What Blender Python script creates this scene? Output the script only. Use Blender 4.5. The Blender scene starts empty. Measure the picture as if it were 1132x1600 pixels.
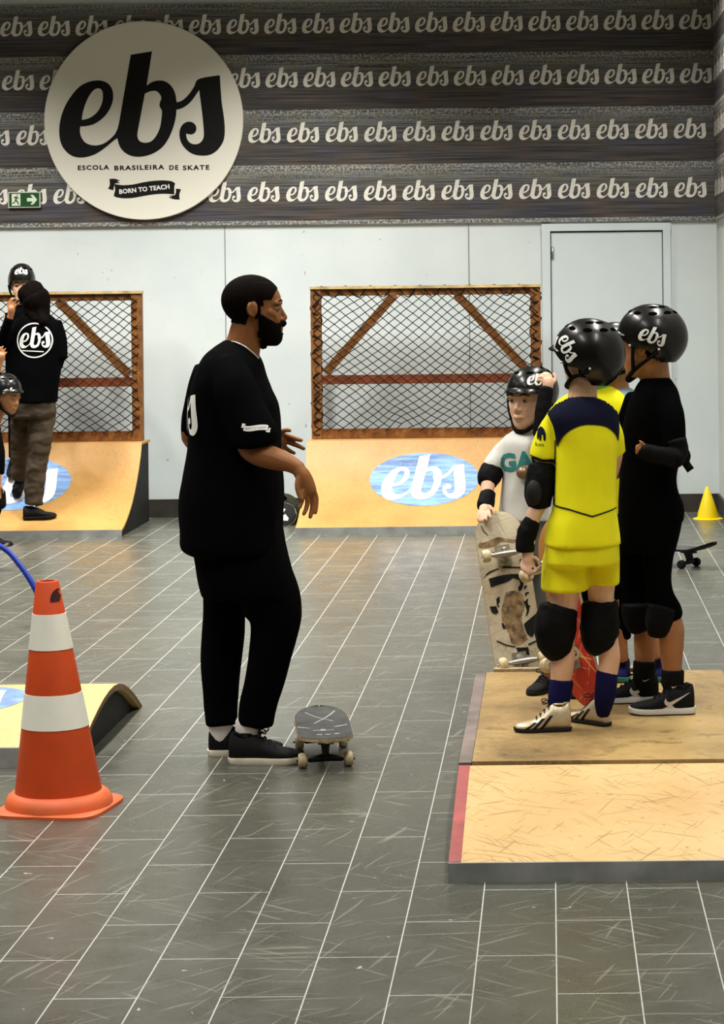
import bpy, bmesh, math, random
from mathutils import Vector, Matrix, noise
from mathutils.bvhtree import BVHTree
from mathutils.geometry import tessellate_polygon

random.seed(7)
S = bpy.context.scene
COL = S.collection
PI = math.pi

# ------------------------------------------------------------------ camera
W_, H_ = 1132, 1600
F = 3500.0                 # focal length in pixels
CX, CY = 859.0, 453.0      # principal point
HC = 1.675                 # camera height
ROLL = 0.0105
SA, CA = math.sin(ROLL), math.cos(ROLL)
cam_d = bpy.data.cameras.new('camera')
cam = bpy.data.objects.new('camera', cam_d)
COL.objects.link(cam)
cam.location = (0, 0, HC)
cam.rotation_euler = (PI / 2, ROLL, 0)
cam_d.sensor_fit = 'HORIZONTAL'
cam_d.sensor_width = 36.0
cam_d.lens = F * 36.0 / W_
cam_d.shift_x = -(CX - W_ / 2) / W_
cam_d.shift_y = -(H_ / 2 - CY) / W_
cam_d.clip_end = 60
S.camera = cam

# ------------------------------------------------------------------ world, lights, exposure
S.view_settings.view_transform = 'Standard'
S.view_settings.look = 'None'
S.view_settings.gamma = 1.0
S.view_settings.use_curve_mapping = False
S.view_settings.exposure = -1.15
wd = bpy.data.worlds.new('world')
S.world = wd
wd.use_nodes = True
wd.node_tree.nodes['Background'].inputs[0].default_value = (0.9, 0.95, 1.0, 1)
wd.node_tree.nodes['Background'].inputs[1].default_value = 0.05

def area(name, loc, sx, sy, power, color=(1, 0.975, 0.91), spread=150, rot=(0, 0, 0)):
    l = bpy.data.lights.new(name, 'AREA')
    l.shape = 'RECTANGLE'
    l.size, l.size_y = sx, sy
    l.energy = power
    l.color = color
    l.spread = math.radians(spread)
    o = bpy.data.objects.new(name, l)
    COL.objects.link(o)
    o.location = loc
    o.rotation_euler = rot
    return o

CEIL = 4.4
for ly, pw in ((2.6, 35), (5.4, 95), (8.2, 150), (11.2, 190), (14.6, 330)):
    for lx in (-4.6, -1.9, 0.6):
        k = {-4.6: 1.0, -1.9: 1.15, 0.6: 0.8 if ly < 10 else 0.5}[lx]
        area('ceiling_tube', (lx, ly, CEIL - 0.12), 0.22, 1.7, pw * k, spread=120)

# ------------------------------------------------------------------ helpers
def P(px, py, d):
    u = px - CX
    up = CY - py
    r = u * CA + up * SA
    w = -u * SA + up * CA
    return Vector((r * d / F, d, HC + w * d / F))

def PZ(px, py, z):
    u = px - CX
    up = CY - py
    w = -u * SA + up * CA
    return P(px, py, (z - HC) * F / w)

MATS = {}
def mat(name, col, rough=0.6, metal=0.0, spec=0.5, coat=0.0, var=0.0, vscale=8.0, emit=None, bump=0.0, bscale=200.0):
    if name in MATS:
        return MATS[name]
    m = bpy.data.materials.new(name)
    m.use_nodes = True
    nt = m.node_tree
    b = nt.nodes['Principled BSDF']
    b.inputs['Base Color'].default_value = (*col, 1)
    b.inputs['Roughness'].default_value = rough
    b.inputs['Metallic'].default_value = metal
    b.inputs['Specular IOR Level'].default_value = spec
    if coat:
        b.inputs['Coat Weight'].default_value = coat
        b.inputs['Coat Roughness'].default_value = 0.12
    if var:
        tc = nt.nodes.new('ShaderNodeTexCoord')
        nz = nt.nodes.new('ShaderNodeTexNoise')
        nz.inputs['Scale'].default_value = vscale
        nz.inputs['Detail'].default_value = 6
        nt.links.new(tc.outputs['Object'], nz.inputs['Vector'])
        r = nt.nodes.new('ShaderNodeValToRGB')
        r.color_ramp.elements[0].position = 0.3
        r.color_ramp.elements[1].position = 0.7
        r.color_ramp.elements[0].color = (*[c * (1 - var) for c in col], 1)
        r.color_ramp.elements[1].color = (*[min(1, c * (1 + var)) for c in col], 1)
        nt.links.new(nz.outputs[0], r.inputs[0])
        nt.links.new(r.outputs[0], b.inputs['Base Color'])
    if bump:
        tc = nt.nodes.new('ShaderNodeTexCoord')
        nz = nt.nodes.new('ShaderNodeTexNoise')
        nz.inputs['Scale'].default_value = bscale
        nt.links.new(tc.outputs['Object'], nz.inputs['Vector'])
        bp = nt.nodes.new('ShaderNodeBump')
        bp.inputs['Strength'].default_value = bump
        bp.inputs['Distance'].default_value = 0.003
        nt.links.new(nz.outputs[0], bp.inputs['Height'])
        nt.links.new(bp.outputs[0], b.inputs['Normal'])
    if emit:
        b.inputs['Emission Color'].default_value = (*col, 1)
        b.inputs['Emission Strength'].default_value = emit
    MATS[name] = m
    return m

class NT:
    """tiny node helper"""
    def __init__(s, name, rough=0.5, spec=0.5):
        s.m = bpy.data.materials.new(name)
        s.m.use_nodes = True
        s.t = s.m.node_tree
        s.b = s.t.nodes['Principled BSDF']
        s.b.inputs['Roughness'].default_value = rough
        s.b.inputs['Specular IOR Level'].default_value = spec
        s.co = s.n('ShaderNodeTexCoord').outputs['Object']
    def n(s, t): return s.t.nodes.new(t)
    def l(s, a, b): s.t.links.new(a, b)
    def mapping(s, scale=(1, 1, 1), rot=(0, 0, 0), loc=(0, 0, 0), src=None):
        m = s.n('ShaderNodeMapping')
        m.inputs['Scale'].default_value = scale
        m.inputs['Rotation'].default_value = rot
        m.inputs['Location'].default_value = loc
        s.l(src or s.co, m.inputs['Vector'])
        return m.outputs[0]
    def noise(s, vec, scale, detail=4, rough=0.5, dist=0.0):
        z = s.n('ShaderNodeTexNoise')
        z.inputs['Scale'].default_value = scale
        z.inputs['Detail'].default_value = detail
        z.inputs['Roughness'].default_value = rough
        z.inputs['Distortion'].default_value = dist
        s.l(vec, z.inputs['Vector'])
        return z.outputs[0]
    def ramp(s, v, stops, interp='LINEAR'):
        r = s.n('ShaderNodeValToRGB')
        cr = r.color_ramp
        cr.interpolation = interp
        while len(cr.elements) < len(stops):
            cr.elements.new(0.5)
        for e, (p, c) in zip(cr.elements, stops):
            e.position = p
            e.color = (*c, 1) if isinstance(c, tuple) else (c, c, c, 1)
        s.l(v, r.inputs[0])
        return r.outputs[0]
    def math(s, op, a, b=None):
        m = s.n('ShaderNodeMath')
        m.operation = op
        for i, v in enumerate((a, b)):
            if v is None: continue
            if isinstance(v, (int, float)): m.inputs[i].default_value = v
            else: s.l(v, m.inputs[i])
        return m.outputs[0]
    def mix(s, f, a, b, mode='MIX'):
        m = s.n('ShaderNodeMix')
        m.data_type = 'RGBA'
        m.blend_type = mode
        for sock, v in ((m.inputs[0], f), (m.inputs[6], a), (m.inputs[7], b)):
            if isinstance(v, (int, float)): sock.default_value = v
            elif isinstance(v, tuple): sock.default_value = (*v, 1)
            else: s.l(v, sock)
        return m.outputs[2]
    def scratches(s, scale, rot, thr=0.74, stretch=25, seed=0.0, bend=0.03):
        # isolated thin streaks: the crests of a strongly stretched noise, slightly bent
        w = s.n('ShaderNodeTexNoise')
        w.inputs['Scale'].default_value = 1.6
        s.l(s.mapping(loc=(seed, 0, seed)), w.inputs['Vector'])
        d = s.n('ShaderNodeVectorMath'); d.operation = 'MULTIPLY_ADD'
        s.l(w.outputs[1], d.inputs[0]); d.inputs[1].default_value = (bend * 4,) * 3; s.l(s.co, d.inputs[2])
        r = s.mapping((1, 1, 1), (0, 0, rot), (seed, seed * 1.7, 0), d.outputs[0])
        v = s.mapping((scale, scale / stretch, scale / stretch), src=r)
        a = s.noise(v, 1.0, 0, 0.5, 0)
        return s.ramp(a, [(thr, 0.0), (thr + 0.035, 1.0)])

# ---- geometry builders: all add to a bmesh
def BM(): return bmesh.new()

def add_rings(bm, rings, cap=True, closed=True):
    vr = [[bm.verts.new(p) for p in r] for r in rings]
    n = len(rings[0])
    for a, b in zip(vr, vr[1:]):
        for i in range(n if closed else n - 1):
            j = (i + 1) % n
            try: bm.faces.new((a[i], a[j], b[j], b[i]))
            except ValueError: pass
    if cap and closed:
        bm.faces.new(list(reversed(vr[0])))
        bm.faces.new(vr[-1])
    return vr

def add_box(bm, c, s, rot=None):
    c = Vector(c)
    M = Matrix.Translation(c) @ (rot.to_4x4() if rot is not None else Matrix.Identity(4))
    vs = [bm.verts.new(M @ Vector((x * s[0] / 2, y * s[1] / 2, z * s[2] / 2)))
          for x in (-1, 1) for y in (-1, 1) for z in (-1, 1)]
    for f in ((0, 1, 3, 2), (4, 6, 7, 5), (0, 4, 5, 1), (2, 3, 7, 6), (0, 2, 6, 4), (1, 5, 7, 3)):
        bm.faces.new([vs[i] for i in f])

def add_beam(bm, a, b, w, t, up=Vector((0, 1, 0))):
    """a plank from a to b, w wide in the plane, t thick along 'up'"""
    a, b = Vector(a), Vector(b)
    z = (b - a).normalized()
    y = (up - z * up.dot(z)).normalized()
    x = y.cross(z)
    R = Matrix((x, y, z)).transposed()
    add_box(bm, (a + b) / 2, (w, t, (b - a).length), R)

def catmull(pts, sub):
    out = []
    n = len(pts)
    for i in range(n - 1):
        p0 = pts[max(i - 1, 0)]; p1 = pts[i]; p2 = pts[i + 1]; p3 = pts[min(i + 2, n - 1)]
        for k in range(sub):
            t = k / sub
            out.append(tuple(0.5 * (2 * b + (c - a) * t + (2 * a - 5 * b + 4 * c - d) * t * t + (3 * b - a - 3 * c + d) * t ** 3)
                             for a, b, c, d in zip(p0, p1, p2, p3)))
    out.append(tuple(pts[-1]))
    return out

def add_tube(bm, pts, n=12, sub=4, cap=1.0, flat=None):
    """pts: (x,y,z,r); flat: (vector, factor) squashes the section along vector; cap: roundness of the ends"""
    q = catmull([tuple(p) for p in pts], sub) if sub > 1 and len(pts) > 2 else [tuple(p) for p in pts]
    C = [Vector(p[:3]) for p in q]
    R = [max(p[3], 1e-4) for p in q]
    T = []
    for i in range(len(C)):
        t = C[min(i + 1, len(C) - 1)] - C[max(i - 1, 0)]
        T.append(t.normalized() if t.length > 1e-9 else Vector((0, 0, 1)))
    ref = Vector((0, 1, 0)) if abs(T[0].y) < 0.9 else Vector((1, 0, 0))
    X = (ref - T[0] * ref.dot(T[0])).normalized()
    st = []
    if cap > 0:
        for a in (0.2, 0.6, 0.9):
            st.append((C[0] - T[0] * R[0] * cap * math.cos(math.asin(a)), R[0] * a, T[0]))
    for c, r, t in zip(C, R, T): st.append((c, r, t))
    if cap > 0:
        for a in (0.9, 0.6, 0.2):
            st.append((C[-1] + T[-1] * R[-1] * cap * math.cos(math.asin(a)), R[-1] * a, T[-1]))
    rings = []
    for c, r, t in st:
        X = (X - t * X.dot(t))
        X = X.normalized() if X.length > 1e-6 else t.orthogonal().normalized()
        Y = t.cross(X)
        ring = []
        for k in range(n):
            a = 2 * PI * k / n
            o = X * (math.cos(a) * r) + Y * (math.sin(a) * r)
            if flat:
                fv = flat[0]
                o = o - fv * o.dot(fv) * (1 - flat[1])
            ring.append(c + o)
        rings.append(ring)
    add_rings(bm, rings)

def add_ellipsoid(bm, c, r, M=None, n=16, m=10):
    c = Vector(c)
    rings = []
    for i in range(m + 1):
        th = PI * (0.02 + 0.96 * i / m)
        rings.append([Vector((r[0] * math.sin(th) * math.cos(2 * PI * k / n), r[1] * math.sin(th) * math.sin(2 * PI * k / n), -r[2] * math.cos(th))) + c
                      for k in range(n)])
    if M is not None: rings = [[M @ p for p in r_] for r_ in rings]
    add_rings(bm, rings)

def sellipse(c, ax, ay, a, b, n=28, e=2.4):
    out = []
    for k in range(n):
        t = 2 * PI * k / n
        cs, sn = math.cos(t), math.sin(t)
        out.append(c + ax * (a * math.copysign(abs(cs) ** (2 / e), cs)) + ay * (b * math.copysign(abs(sn) ** (2 / e), sn)))
    return out

def add_lathe(bm, c, prof, n=40, axis=None):
    c = Vector(c)
    rings = [[c + Vector((r * math.cos(2 * PI * k / n), r * math.sin(2 * PI * k / n), z)) for k in range(n)] for r, z in prof]
    add_rings(bm, rings)

def add_cyl(bm, a, b, r, n=16):
    add_tube(bm, [(*a, r), (*b, r)], n=n, sub=1, cap=0)

def poly2d(loops):
    """triangulate outer loop + holes, 2D -> (verts, tris)"""
    vl = [[Vector((x, y, 0)) for x, y in lp] for lp in loops]
    tr = tessellate_polygon(vl)
    return [v for lp in vl for v in lp], [tuple(t) for t in tr]

def smooth_loop(lp, sub=3, corner=50):
    n = len(lp)
    def ang(i):
        a = Vector(lp[i]) - Vector(lp[i - 1]); b = Vector(lp[(i + 1) % n]) - Vector(lp[i])
        if a.length < 1e-9 or b.length < 1e-9: return 0
        return math.degrees(a.angle(b))
    cor = [ang(i) > corner for i in range(n)]
    out = []
    for i in range(n):
        p1 = Vector(lp[i]); p2 = Vector(lp[(i + 1) % n])
        p0 = p1 if cor[i] else Vector(lp[i - 1])
        p3 = p2 if cor[(i + 1) % n] else Vector(lp[(i + 2) % n])
        for k in range(sub):
            t = k / sub
            v = 0.5 * (2 * p1 + (p2 - p0) * t + (2 * p0 - 5 * p1 + 4 * p2 - p3) * t * t + (3 * p1 - p0 - 3 * p2 + p3) * t ** 3)
            out.append((v.x, v.y))
    return out

def join2d(items):
    V, T = [], []
    for v, t in items:
        o = len(V)
        V += v
        T += [tuple(i + o for i in f) for f in t]
    return V, T

def xf2d(sh, sx=1, sy=None, dx=0, dy=0, rot=0):
    sy = sx if sy is None else sy
    c, s = math.cos(rot), math.sin(rot)
    return [Vector((v.x * sx * c - v.y * sy * s + dx, v.x * sx * s + v.y * sy * c + dy, 0)) for v in sh[0]], sh[1]

def text2d(txt, size=1.0, spacing=1.0, offset=0.0):
    cu = bpy.data.curves.new('txt', 'FONT')
    cu.body = txt
    cu.size = size
    cu.space_character = spacing
    cu.offset = offset
    cu.align_x = 'CENTER'
    cu.align_y = 'CENTER'
    cu.resolution_u = 3
    o = bpy.data.objects.new('txt', cu)
    COL.objects.link(o)
    dg = bpy.context.evaluated_depsgraph_get()
    me = bpy.data.meshes.new_from_object(o.evaluated_get(dg))
    V = [v.co.copy() for v in me.vertices]
    me.calc_loop_triangles()
    T = [tuple(t.vertices) for t in me.loop_triangles]
    bpy.data.objects.remove(o)
    bpy.data.meshes.remove(me)
    bpy.data.curves.remove(cu)
    return V, T

def ellipse2d(rx, ry, n=48):
    return poly2d([[(rx * math.cos(2 * PI * k / n), ry * math.sin(2 * PI * k / n)) for k in range(n)]])

def ring2d(r0, r1, n=48):
    f = lambda r: [(r * math.cos(2 * PI * k / n), r * math.sin(2 * PI * k / n)) for k in range(n)]
    return poly2d([f(r1), list(reversed(f(r0)))])

# ---- objects
def tag(o, label=None, cat=None, group=None, kind=None):
    if label: o['label'] = label
    if cat: o['category'] = cat
    if group: o['group'] = group
    if kind: o['kind'] = kind
    return o

def woff(parent):
    v = Vector((0, 0, 0))
    while parent is not None:
        v += parent.location
        parent = parent.parent
    return v

def thing(name, loc, label, cat, group=None):
    o = bpy.data.objects.new(name, None)
    o.empty_display_size = 0.1
    COL.objects.link(o)
    o.location = loc
    return tag(o, label, cat, group)

def finish(me, smooth):
    for p in me.polygons: p.use_smooth = smooth

def obj(name, bm, m, parent=None, smooth=True, recalc=True, auto=None, loc=None):
    if recalc: bmesh.ops.recalc_face_normals(bm, faces=bm.faces)
    off = woff(parent) if parent is not None else (Vector(loc) if loc is not None else Vector((0, 0, 0)))
    if off.length > 0: bmesh.ops.translate(bm, verts=bm.verts, vec=-off)
    me = bpy.data.meshes.new(name)
    bm.to_mesh(me)
    bm.free()
    for mm in (m if isinstance(m, (list, tuple)) else [m]): me.materials.append(mm)
    finish(me, smooth)
    if smooth and auto: me.set_sharp_from_angle(angle=math.radians(auto))
    o = bpy.data.objects.new(name, me)
    COL.objects.link(o)
    if parent is not None: o.parent = parent
    else: o.location = off
    return o

def fuse(name, bm, m, parent, voxel=0.006, smooth=4, wr=0.0, wscale=(9, 9, 5)):
    """melt overlapping closed pieces into one continuous surface"""
    bmesh.ops.recalc_face_normals(bm, faces=bm.faces)
    me = bpy.data.meshes.new('tmp')
    bm.to_mesh(me)
    bm.free()
    o = bpy.data.objects.new('tmp', me)
    COL.objects.link(o)
    r = o.modifiers.new('r', 'REMESH')
    r.mode = 'VOXEL'
    r.voxel_size = voxel
    if smooth:
        s = o.modifiers.new('s', 'SMOOTH')
        s.factor = 0.5
        s.iterations = smooth
    dg = bpy.context.evaluated_depsgraph_get()
    out = bpy.data.meshes.new_from_object(o.evaluated_get(dg))
    bpy.data.objects.remove(o)
    bpy.data.meshes.remove(me)
    out.name = name
    if wr:
        nr = [v.normal.copy() for v in out.vertices]
        for v, nn in zip(out.vertices, nr):
            q = Vector((v.co.x * wscale[0], v.co.y * wscale[1], v.co.z * wscale[2]))
            h = noise.noise(q) + 0.5 * noise.noise(q * 2.3)
            v.co += nn * (h * wr)
    off = woff(parent)
    out.transform(Matrix.Translation(-off))
    for mm in (m if isinstance(m, (list, tuple)) else [m]): out.materials.append(mm)
    finish(out, True)
    ob = bpy.data.objects.new(name, out)
    COL.objects.link(ob)
    ob.parent = parent
    return ob

def bvh_of(*obs):
    V, T = [], []
    for o in obs:
        off = woff(o)
        n = len(V)
        V += [v.co + off for v in o.data.vertices]
        T += [tuple(i + n for i in p.vertices) for p in o.data.polygons]
    return BVHTree.FromPolygons(V, T)

def decal(name, sh, m, parent, targets, origin, U, V, N, offset=0.002, maxlen=0.02, back=0.4, stretch=4.0):
    """lay a 2D shape on the surface of targets, cast along N"""
    tree = bvh_of(*targets)
    U, V, N = Vector(U).normalized(), Vector(V).normalized(), Vector(N).normalized()
    bm = BM()
    vs = [bm.verts.new((v.x, v.y, 0)) for v in sh[0]]
    for t in sh[1]:
        try: bm.faces.new([vs[i] for i in t])
        except ValueError: pass
    for _ in range(6):
        es = [e for e in bm.edges if e.calc_length() > maxlen]
        if not es: break
        bmesh.ops.subdivide_edges(bm, edges=es, cuts=1)
        bmesh.ops.triangulate(bm, faces=[f for f in bm.faces if len(f.verts) > 3])
    dead = []
    org = Vector(origin)
    l0 = {e: e.calc_length() for e in bm.edges}
    for v in bm.verts:
        p = org + U * v.co.x + V * v.co.y - N * back
        h, n, i, dd = tree.ray_cast(p, N, back + 1.6)
        if h is None: dead.append(v); v.co = p
        else:
            if n.dot(N) > 0: n = -n
            v.co = h + n * offset
    if dead: bmesh.ops.delete(bm, geom=dead, context='VERTS')
    bad = [e for e in bm.edges if e in l0 and e.calc_length() > max(l0[e] * stretch, 0.012)]
    if bad: bmesh.ops.delete(bm, geom=bad, context='EDGES')
    return obj(name, bm, m, parent, smooth=True, recalc=False)

def struct(name, bm, m, smooth=False):
    o = obj(name, bm, m, None, smooth)
    o['kind'] = 'structure'
    return o

# ---- the "ebs" script lettering, traced as one outline with two counters
_o = [(492,60),(623,41),(585,250),(620,228),(660,220),(700,227),(735,255),(758,300),(766,355),(800,345),(840,310),(875,262),(905,215),(1033,196),
 (1040,350),(1050,430),(1056,500),(1054,565),(1040,610),(1005,655),(960,680),(915,684),(865,675),(825,650),(790,605),(779,555),(785,515),(805,487),
 (835,475),(860,480),(878,497),(883,520),(873,543),(850,553),(820,547),(823,575),(838,600),(865,613),(895,610),(918,590),(928,560),(926,500),(920,420),
 (905,283),(860,345),(820,380),(785,396),(764,400),(760,440),(745,500),(715,570),(675,625),(620,662),(560,680),(500,680),(450,660),(415,620),(399,566),
 (375,582),(330,618),(275,655),(220,675),(170,680),(120,668),(80,635),(55,590),(46,530),(52,460),(75,385),(115,315),(170,252),(225,222),(275,212),
 (315,215),(350,232),(372,262),(380,300),(375,345),(350,400),(310,445),(260,477),(215,488),(175,490),(172,520),(180,555),(205,590),(250,607),(300,603),
 (350,575),(400,515),(432,370)]
_h1 = [(185,450),(190,415),(205,365),(230,310),(260,272),(285,260),(305,264),(316,285),(316,325),(305,365),(280,405),(245,433),(210,447)]
_h2 = [(573,300),(600,287),(640,283),(665,305),(673,330),(663,355),(662,380),(675,405),(672,450),(660,510),(635,560),(605,590),(570,598),(540,590),(525,570),(523,540),(535,480),(555,385)]
def _n(lp): return [((x - 551) / 1010.0, (362 - y) / 1010.0) for x, y in lp]
def ebs_shape(sub=3): return poly2d([smooth_loop(_n(_o), sub), smooth_loop(_n(_h1), sub), smooth_loop(_n(_h2), sub)])
EBS = ebs_shape(3)       # unit width, centred
EBS_LOW = ebs_shape(1)
def _m(lp): return [((x - 571) / 565.0, (225 - y) / 565.0) for x, y in lp]
RIBBON = join2d([poly2d([smooth_loop(_m(l), 3)]) for l in (
 [(340,180),(400,190),(480,187),(560,172),(640,162),(720,160),(780,168),(808,185),(800,215),(800,270),(760,265),(700,262),(620,268),(540,280),(470,290),(400,290),(350,280),(333,268),(345,225)],
 [(303,140),(345,140),(385,155),(360,160),(383,172),(345,175),(335,205),(331,228),(290,215),(305,185)],
 [(812,226),(852,230),(838,270),(840,310),(790,305),(755,290),(785,288),(755,279),(802,276),(812,255)])])

def flat_shape(bm, sh, origin, U=Vector((1, 0, 0)), V=Vector((0, 0, 1))):
    vs = [bm.verts.new(Vector(origin) + U * v.x + V * v.y) for v in sh[0]]
    for t in sh[1]:
        try: bm.faces.new([vs[i] for i in t])
        except ValueError: pass

# ------------------------------------------------------------------ materials
M_white = mat('white_print', (0.82, 0.82, 0.78), 0.6)
M_black = mat('black_cloth', (0.0022, 0.0022, 0.0026), 0.95, spec=0.02)
M_pad = mat('black_pad', (0.003, 0.003, 0.003), 0.7, spec=0.1)
M_rubber = mat('black_rubber', (0.01, 0.01, 0.01), 0.7, spec=0.25)
M_ink = mat('black_ink', (0.006, 0.006, 0.006), 0.6, spec=0.2)
M_helmet = mat('black_helmet_shell', (0.006, 0.006, 0.005), 0.27, spec=0.32, coat=0.12)
M_vent = mat('vent_black', (0.002, 0.002, 0.002), 1.0, spec=0.0)
M_strap = mat('black_webbing', (0.005, 0.005, 0.005), 0.9, spec=0.1)
M_steel = mat('brushed_steel', (0.45, 0.45, 0.43), 0.38, metal=0.9, var=0.15, vscale=20)
M_dsteel = mat('steel_lip', (0.30, 0.31, 0.30), 0.45, metal=0.1, var=0.25, vscale=9)
M_truck = mat('truck_metal', (0.42, 0.40, 0.36), 0.35, metal=0.85)
M_dtruck = mat('dark_truck_metal', (0.02, 0.02, 0.02), 0.45, metal=0.5)
M_wheel = mat('cream_urethane', (0.62, 0.50, 0.30), 0.45, var=0.25, vscale=60)
M_bwheel = mat('black_urethane', (0.006, 0.006, 0.006), 0.6, spec=0.15)
M_grip = mat('grip_tape', (0.045, 0.045, 0.042), 0.75, var=0.4, vscale=18, bump=0.4, bscale=400)
M_ply = mat('ply_edge', (0.42, 0.31, 0.17), 0.6, var=0.25, vscale=50)
M_skin_a = mat('skin_brown', (0.235, 0.090, 0.028), 0.5, spec=0.25, var=0.10, vscale=14)
M_skin_k = mat('skin_fair', (0.74, 0.45, 0.30), 0.5, spec=0.3, var=0.06, vscale=14)
M_skin_t = mat('skin_tan', (0.40, 0.175, 0.075), 0.5, spec=0.3, var=0.08, vscale=14)
M_hair = mat('dark_hair', (0.0035, 0.002, 0.0015), 0.85, spec=0.04, var=0.3, vscale=60)
M_eyew = mat('eye_white', (0.32, 0.28, 0.25), 0.2)
M_iris = mat('dark_iris', (0.012, 0.008, 0.006), 0.1)
M_lip = mat('lip_pink', (0.45, 0.18, 0.13), 0.45)
M_yellow = mat('yellow_jersey', (0.93, 0.87, 0.008), 0.7, spec=0.2, var=0.04, vscale=10)
M_yshort = mat('yellow_shorts', (0.84, 0.79, 0.010), 0.7, spec=0.2, var=0.05, vscale=10)
M_navy = mat('navy_print', (0.006, 0.007, 0.022), 0.85, spec=0.1)
M_navysock = mat('navy_sock', (0.008, 0.008, 0.055), 0.95, spec=0.1, bump=0.4, bscale=300)
M_grey = mat('grey_shirt', (0.66, 0.65, 0.61), 0.85, spec=0.1, var=0.05, vscale=20)
M_teal = mat('teal_print', (0.02, 0.21, 0.20), 0.7)
M_khaki = mat('grey_brown_trousers', (0.060, 0.045, 0.030), 0.9, spec=0.1, var=0.35, vscale=9)
M_lblue = mat('light_blue_shirt', (0.38, 0.52, 0.68), 0.85, spec=0.1)
M_green = mat('green_trim', (0.12, 0.42, 0.12), 0.8)
M_sock = mat('white_sock', (0.86, 0.83, 0.79), 0.9, spec=0.1, bump=0.3, bscale=300)
M_bsock = mat('black_sock', (0.008, 0.008, 0.008), 0.95, spec=0.1)
M_sole = mat('off_white_sole', (0.68, 0.63, 0.50), 0.6, var=0.1, vscale=30)
M_wsole = mat('white_sole', (0.72, 0.71, 0.72), 0.6)
M_gold = mat('pale_gold_leather', (0.60, 0.50, 0.33), 0.35, metal=0.25, spec=0.5, var=0.12, vscale=30)
M_dshoe = mat('dark_shoe', (0.008, 0.008, 0.009), 0.8, spec=0.15)
M_silver = mat('silver_print', (0.62, 0.62, 0.62), 0.35, metal=0.3)
M_orange = mat('orange_rubber', (0.54, 0.060, 0.008), 0.5, spec=0.35, var=0.08, vscale=12)
M_obase = mat('orange_base', (0.66, 0.125, 0.038), 0.5, spec=0.35, var=0.08, vscale=12)
M_reflw = mat('white_band', (0.86, 0.84, 0.74), 0.45, var=0.02, vscale=20)
M_ycone = mat('yellow_plastic', (0.86, 0.64, 0.0), 0.45)
M_blue = mat('blue_tube', (0.015, 0.045, 0.42), 0.35)
M_red = mat('red_paint', (0.30, 0.055, 0.05), 0.6, var=0.25, vscale=12)
M_olive = mat('olive_canvas', (0.035, 0.038, 0.022), 0.9, spec=0.1)
M_net = mat('dark_net', (0.010, 0.010, 0.008), 0.9, spec=0.1)
M_bside = mat('black_side_panel', (0.008, 0.008, 0.007), 0.7, spec=0.2, var=0.4, vscale=10)

def wood_ramp(name, base, dark, scr_dark, scr=0.8, dirt=0.5, rough=0.5):
    n = NT(name, rough, 0.35)
    a = n.noise(n.co, 2.2, 6, 0.65)
    c = n.ramp(a, [(0.30, dark), (0.62, base)])
    g = n.noise(n.mapping((2, 40, 40)), 1.5, 3)
    c = n.mix(0.10, c, n.ramp(g, [(0.3, dark), (0.7, base)]))
    sp = n.noise(n.co, 55, 2)
    c = n.mix(n.math('MULTIPLY', n.math('GREATER_THAN', sp, 0.70), 0.55), c, scr_dark)
    sm = n.noise(n.co, 9, 5, 0.7)
    c = n.mix(n.math('MULTIPLY', n.ramp(sm, [(0.52, 0.0), (0.72, 1.0)]), dirt), c, tuple(x * 0.5 for x in dark))
    for rot, sd, sc in ((0.5, 1.0, 110), (-0.6, 4.0, 140), (1.2, 7.0, 100), (2.3, 9.0, 130), (1.9, 13.0, 90)):
        k = n.scratches(sc * 1.3, rot, 0.745, 30, sd)
        c = n.mix(n.math('MULTIPLY', k, scr), c, scr_dark)
    n.l(c, n.b.inputs['Base Color'])
    return n.m

M_ramp = wood_ramp('ramp_ply_scuffed', (0.50, 0.275, 0.080), (0.36, 0.18, 0.045), (0.16, 0.09, 0.03), 0.16, 0.35)
M_kick = wood_ramp('kicker_ply_scratched', (0.66, 0.44, 0.20), (0.52, 0.32, 0.125), (0.22, 0.13, 0.05), 0.6, 0.22)
M_plat = wood_ramp('platform_ply_dirty', (0.52, 0.345, 0.135), (0.15, 0.092, 0.036), (0.50, 0.40, 0.22), 0.25, 0.85, 0.42)
M_hump = wood_ramp('hump_ply', (0.62, 0.45, 0.18), (0.50, 0.34, 0.12), (0.20, 0.12, 0.05), 0.2, 0.2)

def timber():
    n = NT('old_timber', 0.6, 0.3)
    v = n.noise(n.co, 14, 6, 0.7, 1.0)
    c = n.ramp(v, [(0.25, (0.045, 0.014, 0.004)), (0.5, (0.17, 0.060, 0.012)), (0.75, (0.30, 0.13, 0.032))])
    n.l(c, n.b.inputs['Base Color'])
    return n.m
M_timber = timber()
M_rail = mat('red_brown_rail', (0.20, 0.045, 0.012), 0.55, var=0.3, vscale=10)

def oval_paint():
    n = NT('blue_striped_paint', 0.55, 0.3)
    v = n.noise(n.mapping((1.2, 4, 14), (0, -0.10, 0)), 1.3, 3, 0.5)
    c = n.ramp(v, [(0.34, (0.075, 0.095, 0.20)), (0.42, (0.11, 0.20, 0.42)), (0.50, (0.20, 0.36, 0.64)), (0.60, (0.12, 0.19, 0.38)), (0.68, (0.26, 0.42, 0.68))])
    s = n.noise(n.co, 60, 3)
    c = n.mix(n.math('MULTIPLY', n.ramp(s, [(0.5, 0.0), (0.75, 1.0)]), 0.25), c, (0.36, 0.48, 0.66))
    n.l(c, n.b.inputs['Base Color'])
    return n.m
M_oval = oval_paint()
M_worn_white = mat('worn_white_paint', (0.78, 0.76, 0.72), 0.6, var=0.12, vscale=40)
# ------------------------------------------------------------------ the room
WY = 16.8                    # back wall
XR = P(1122.5, 560, WY).x    # right wall

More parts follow.
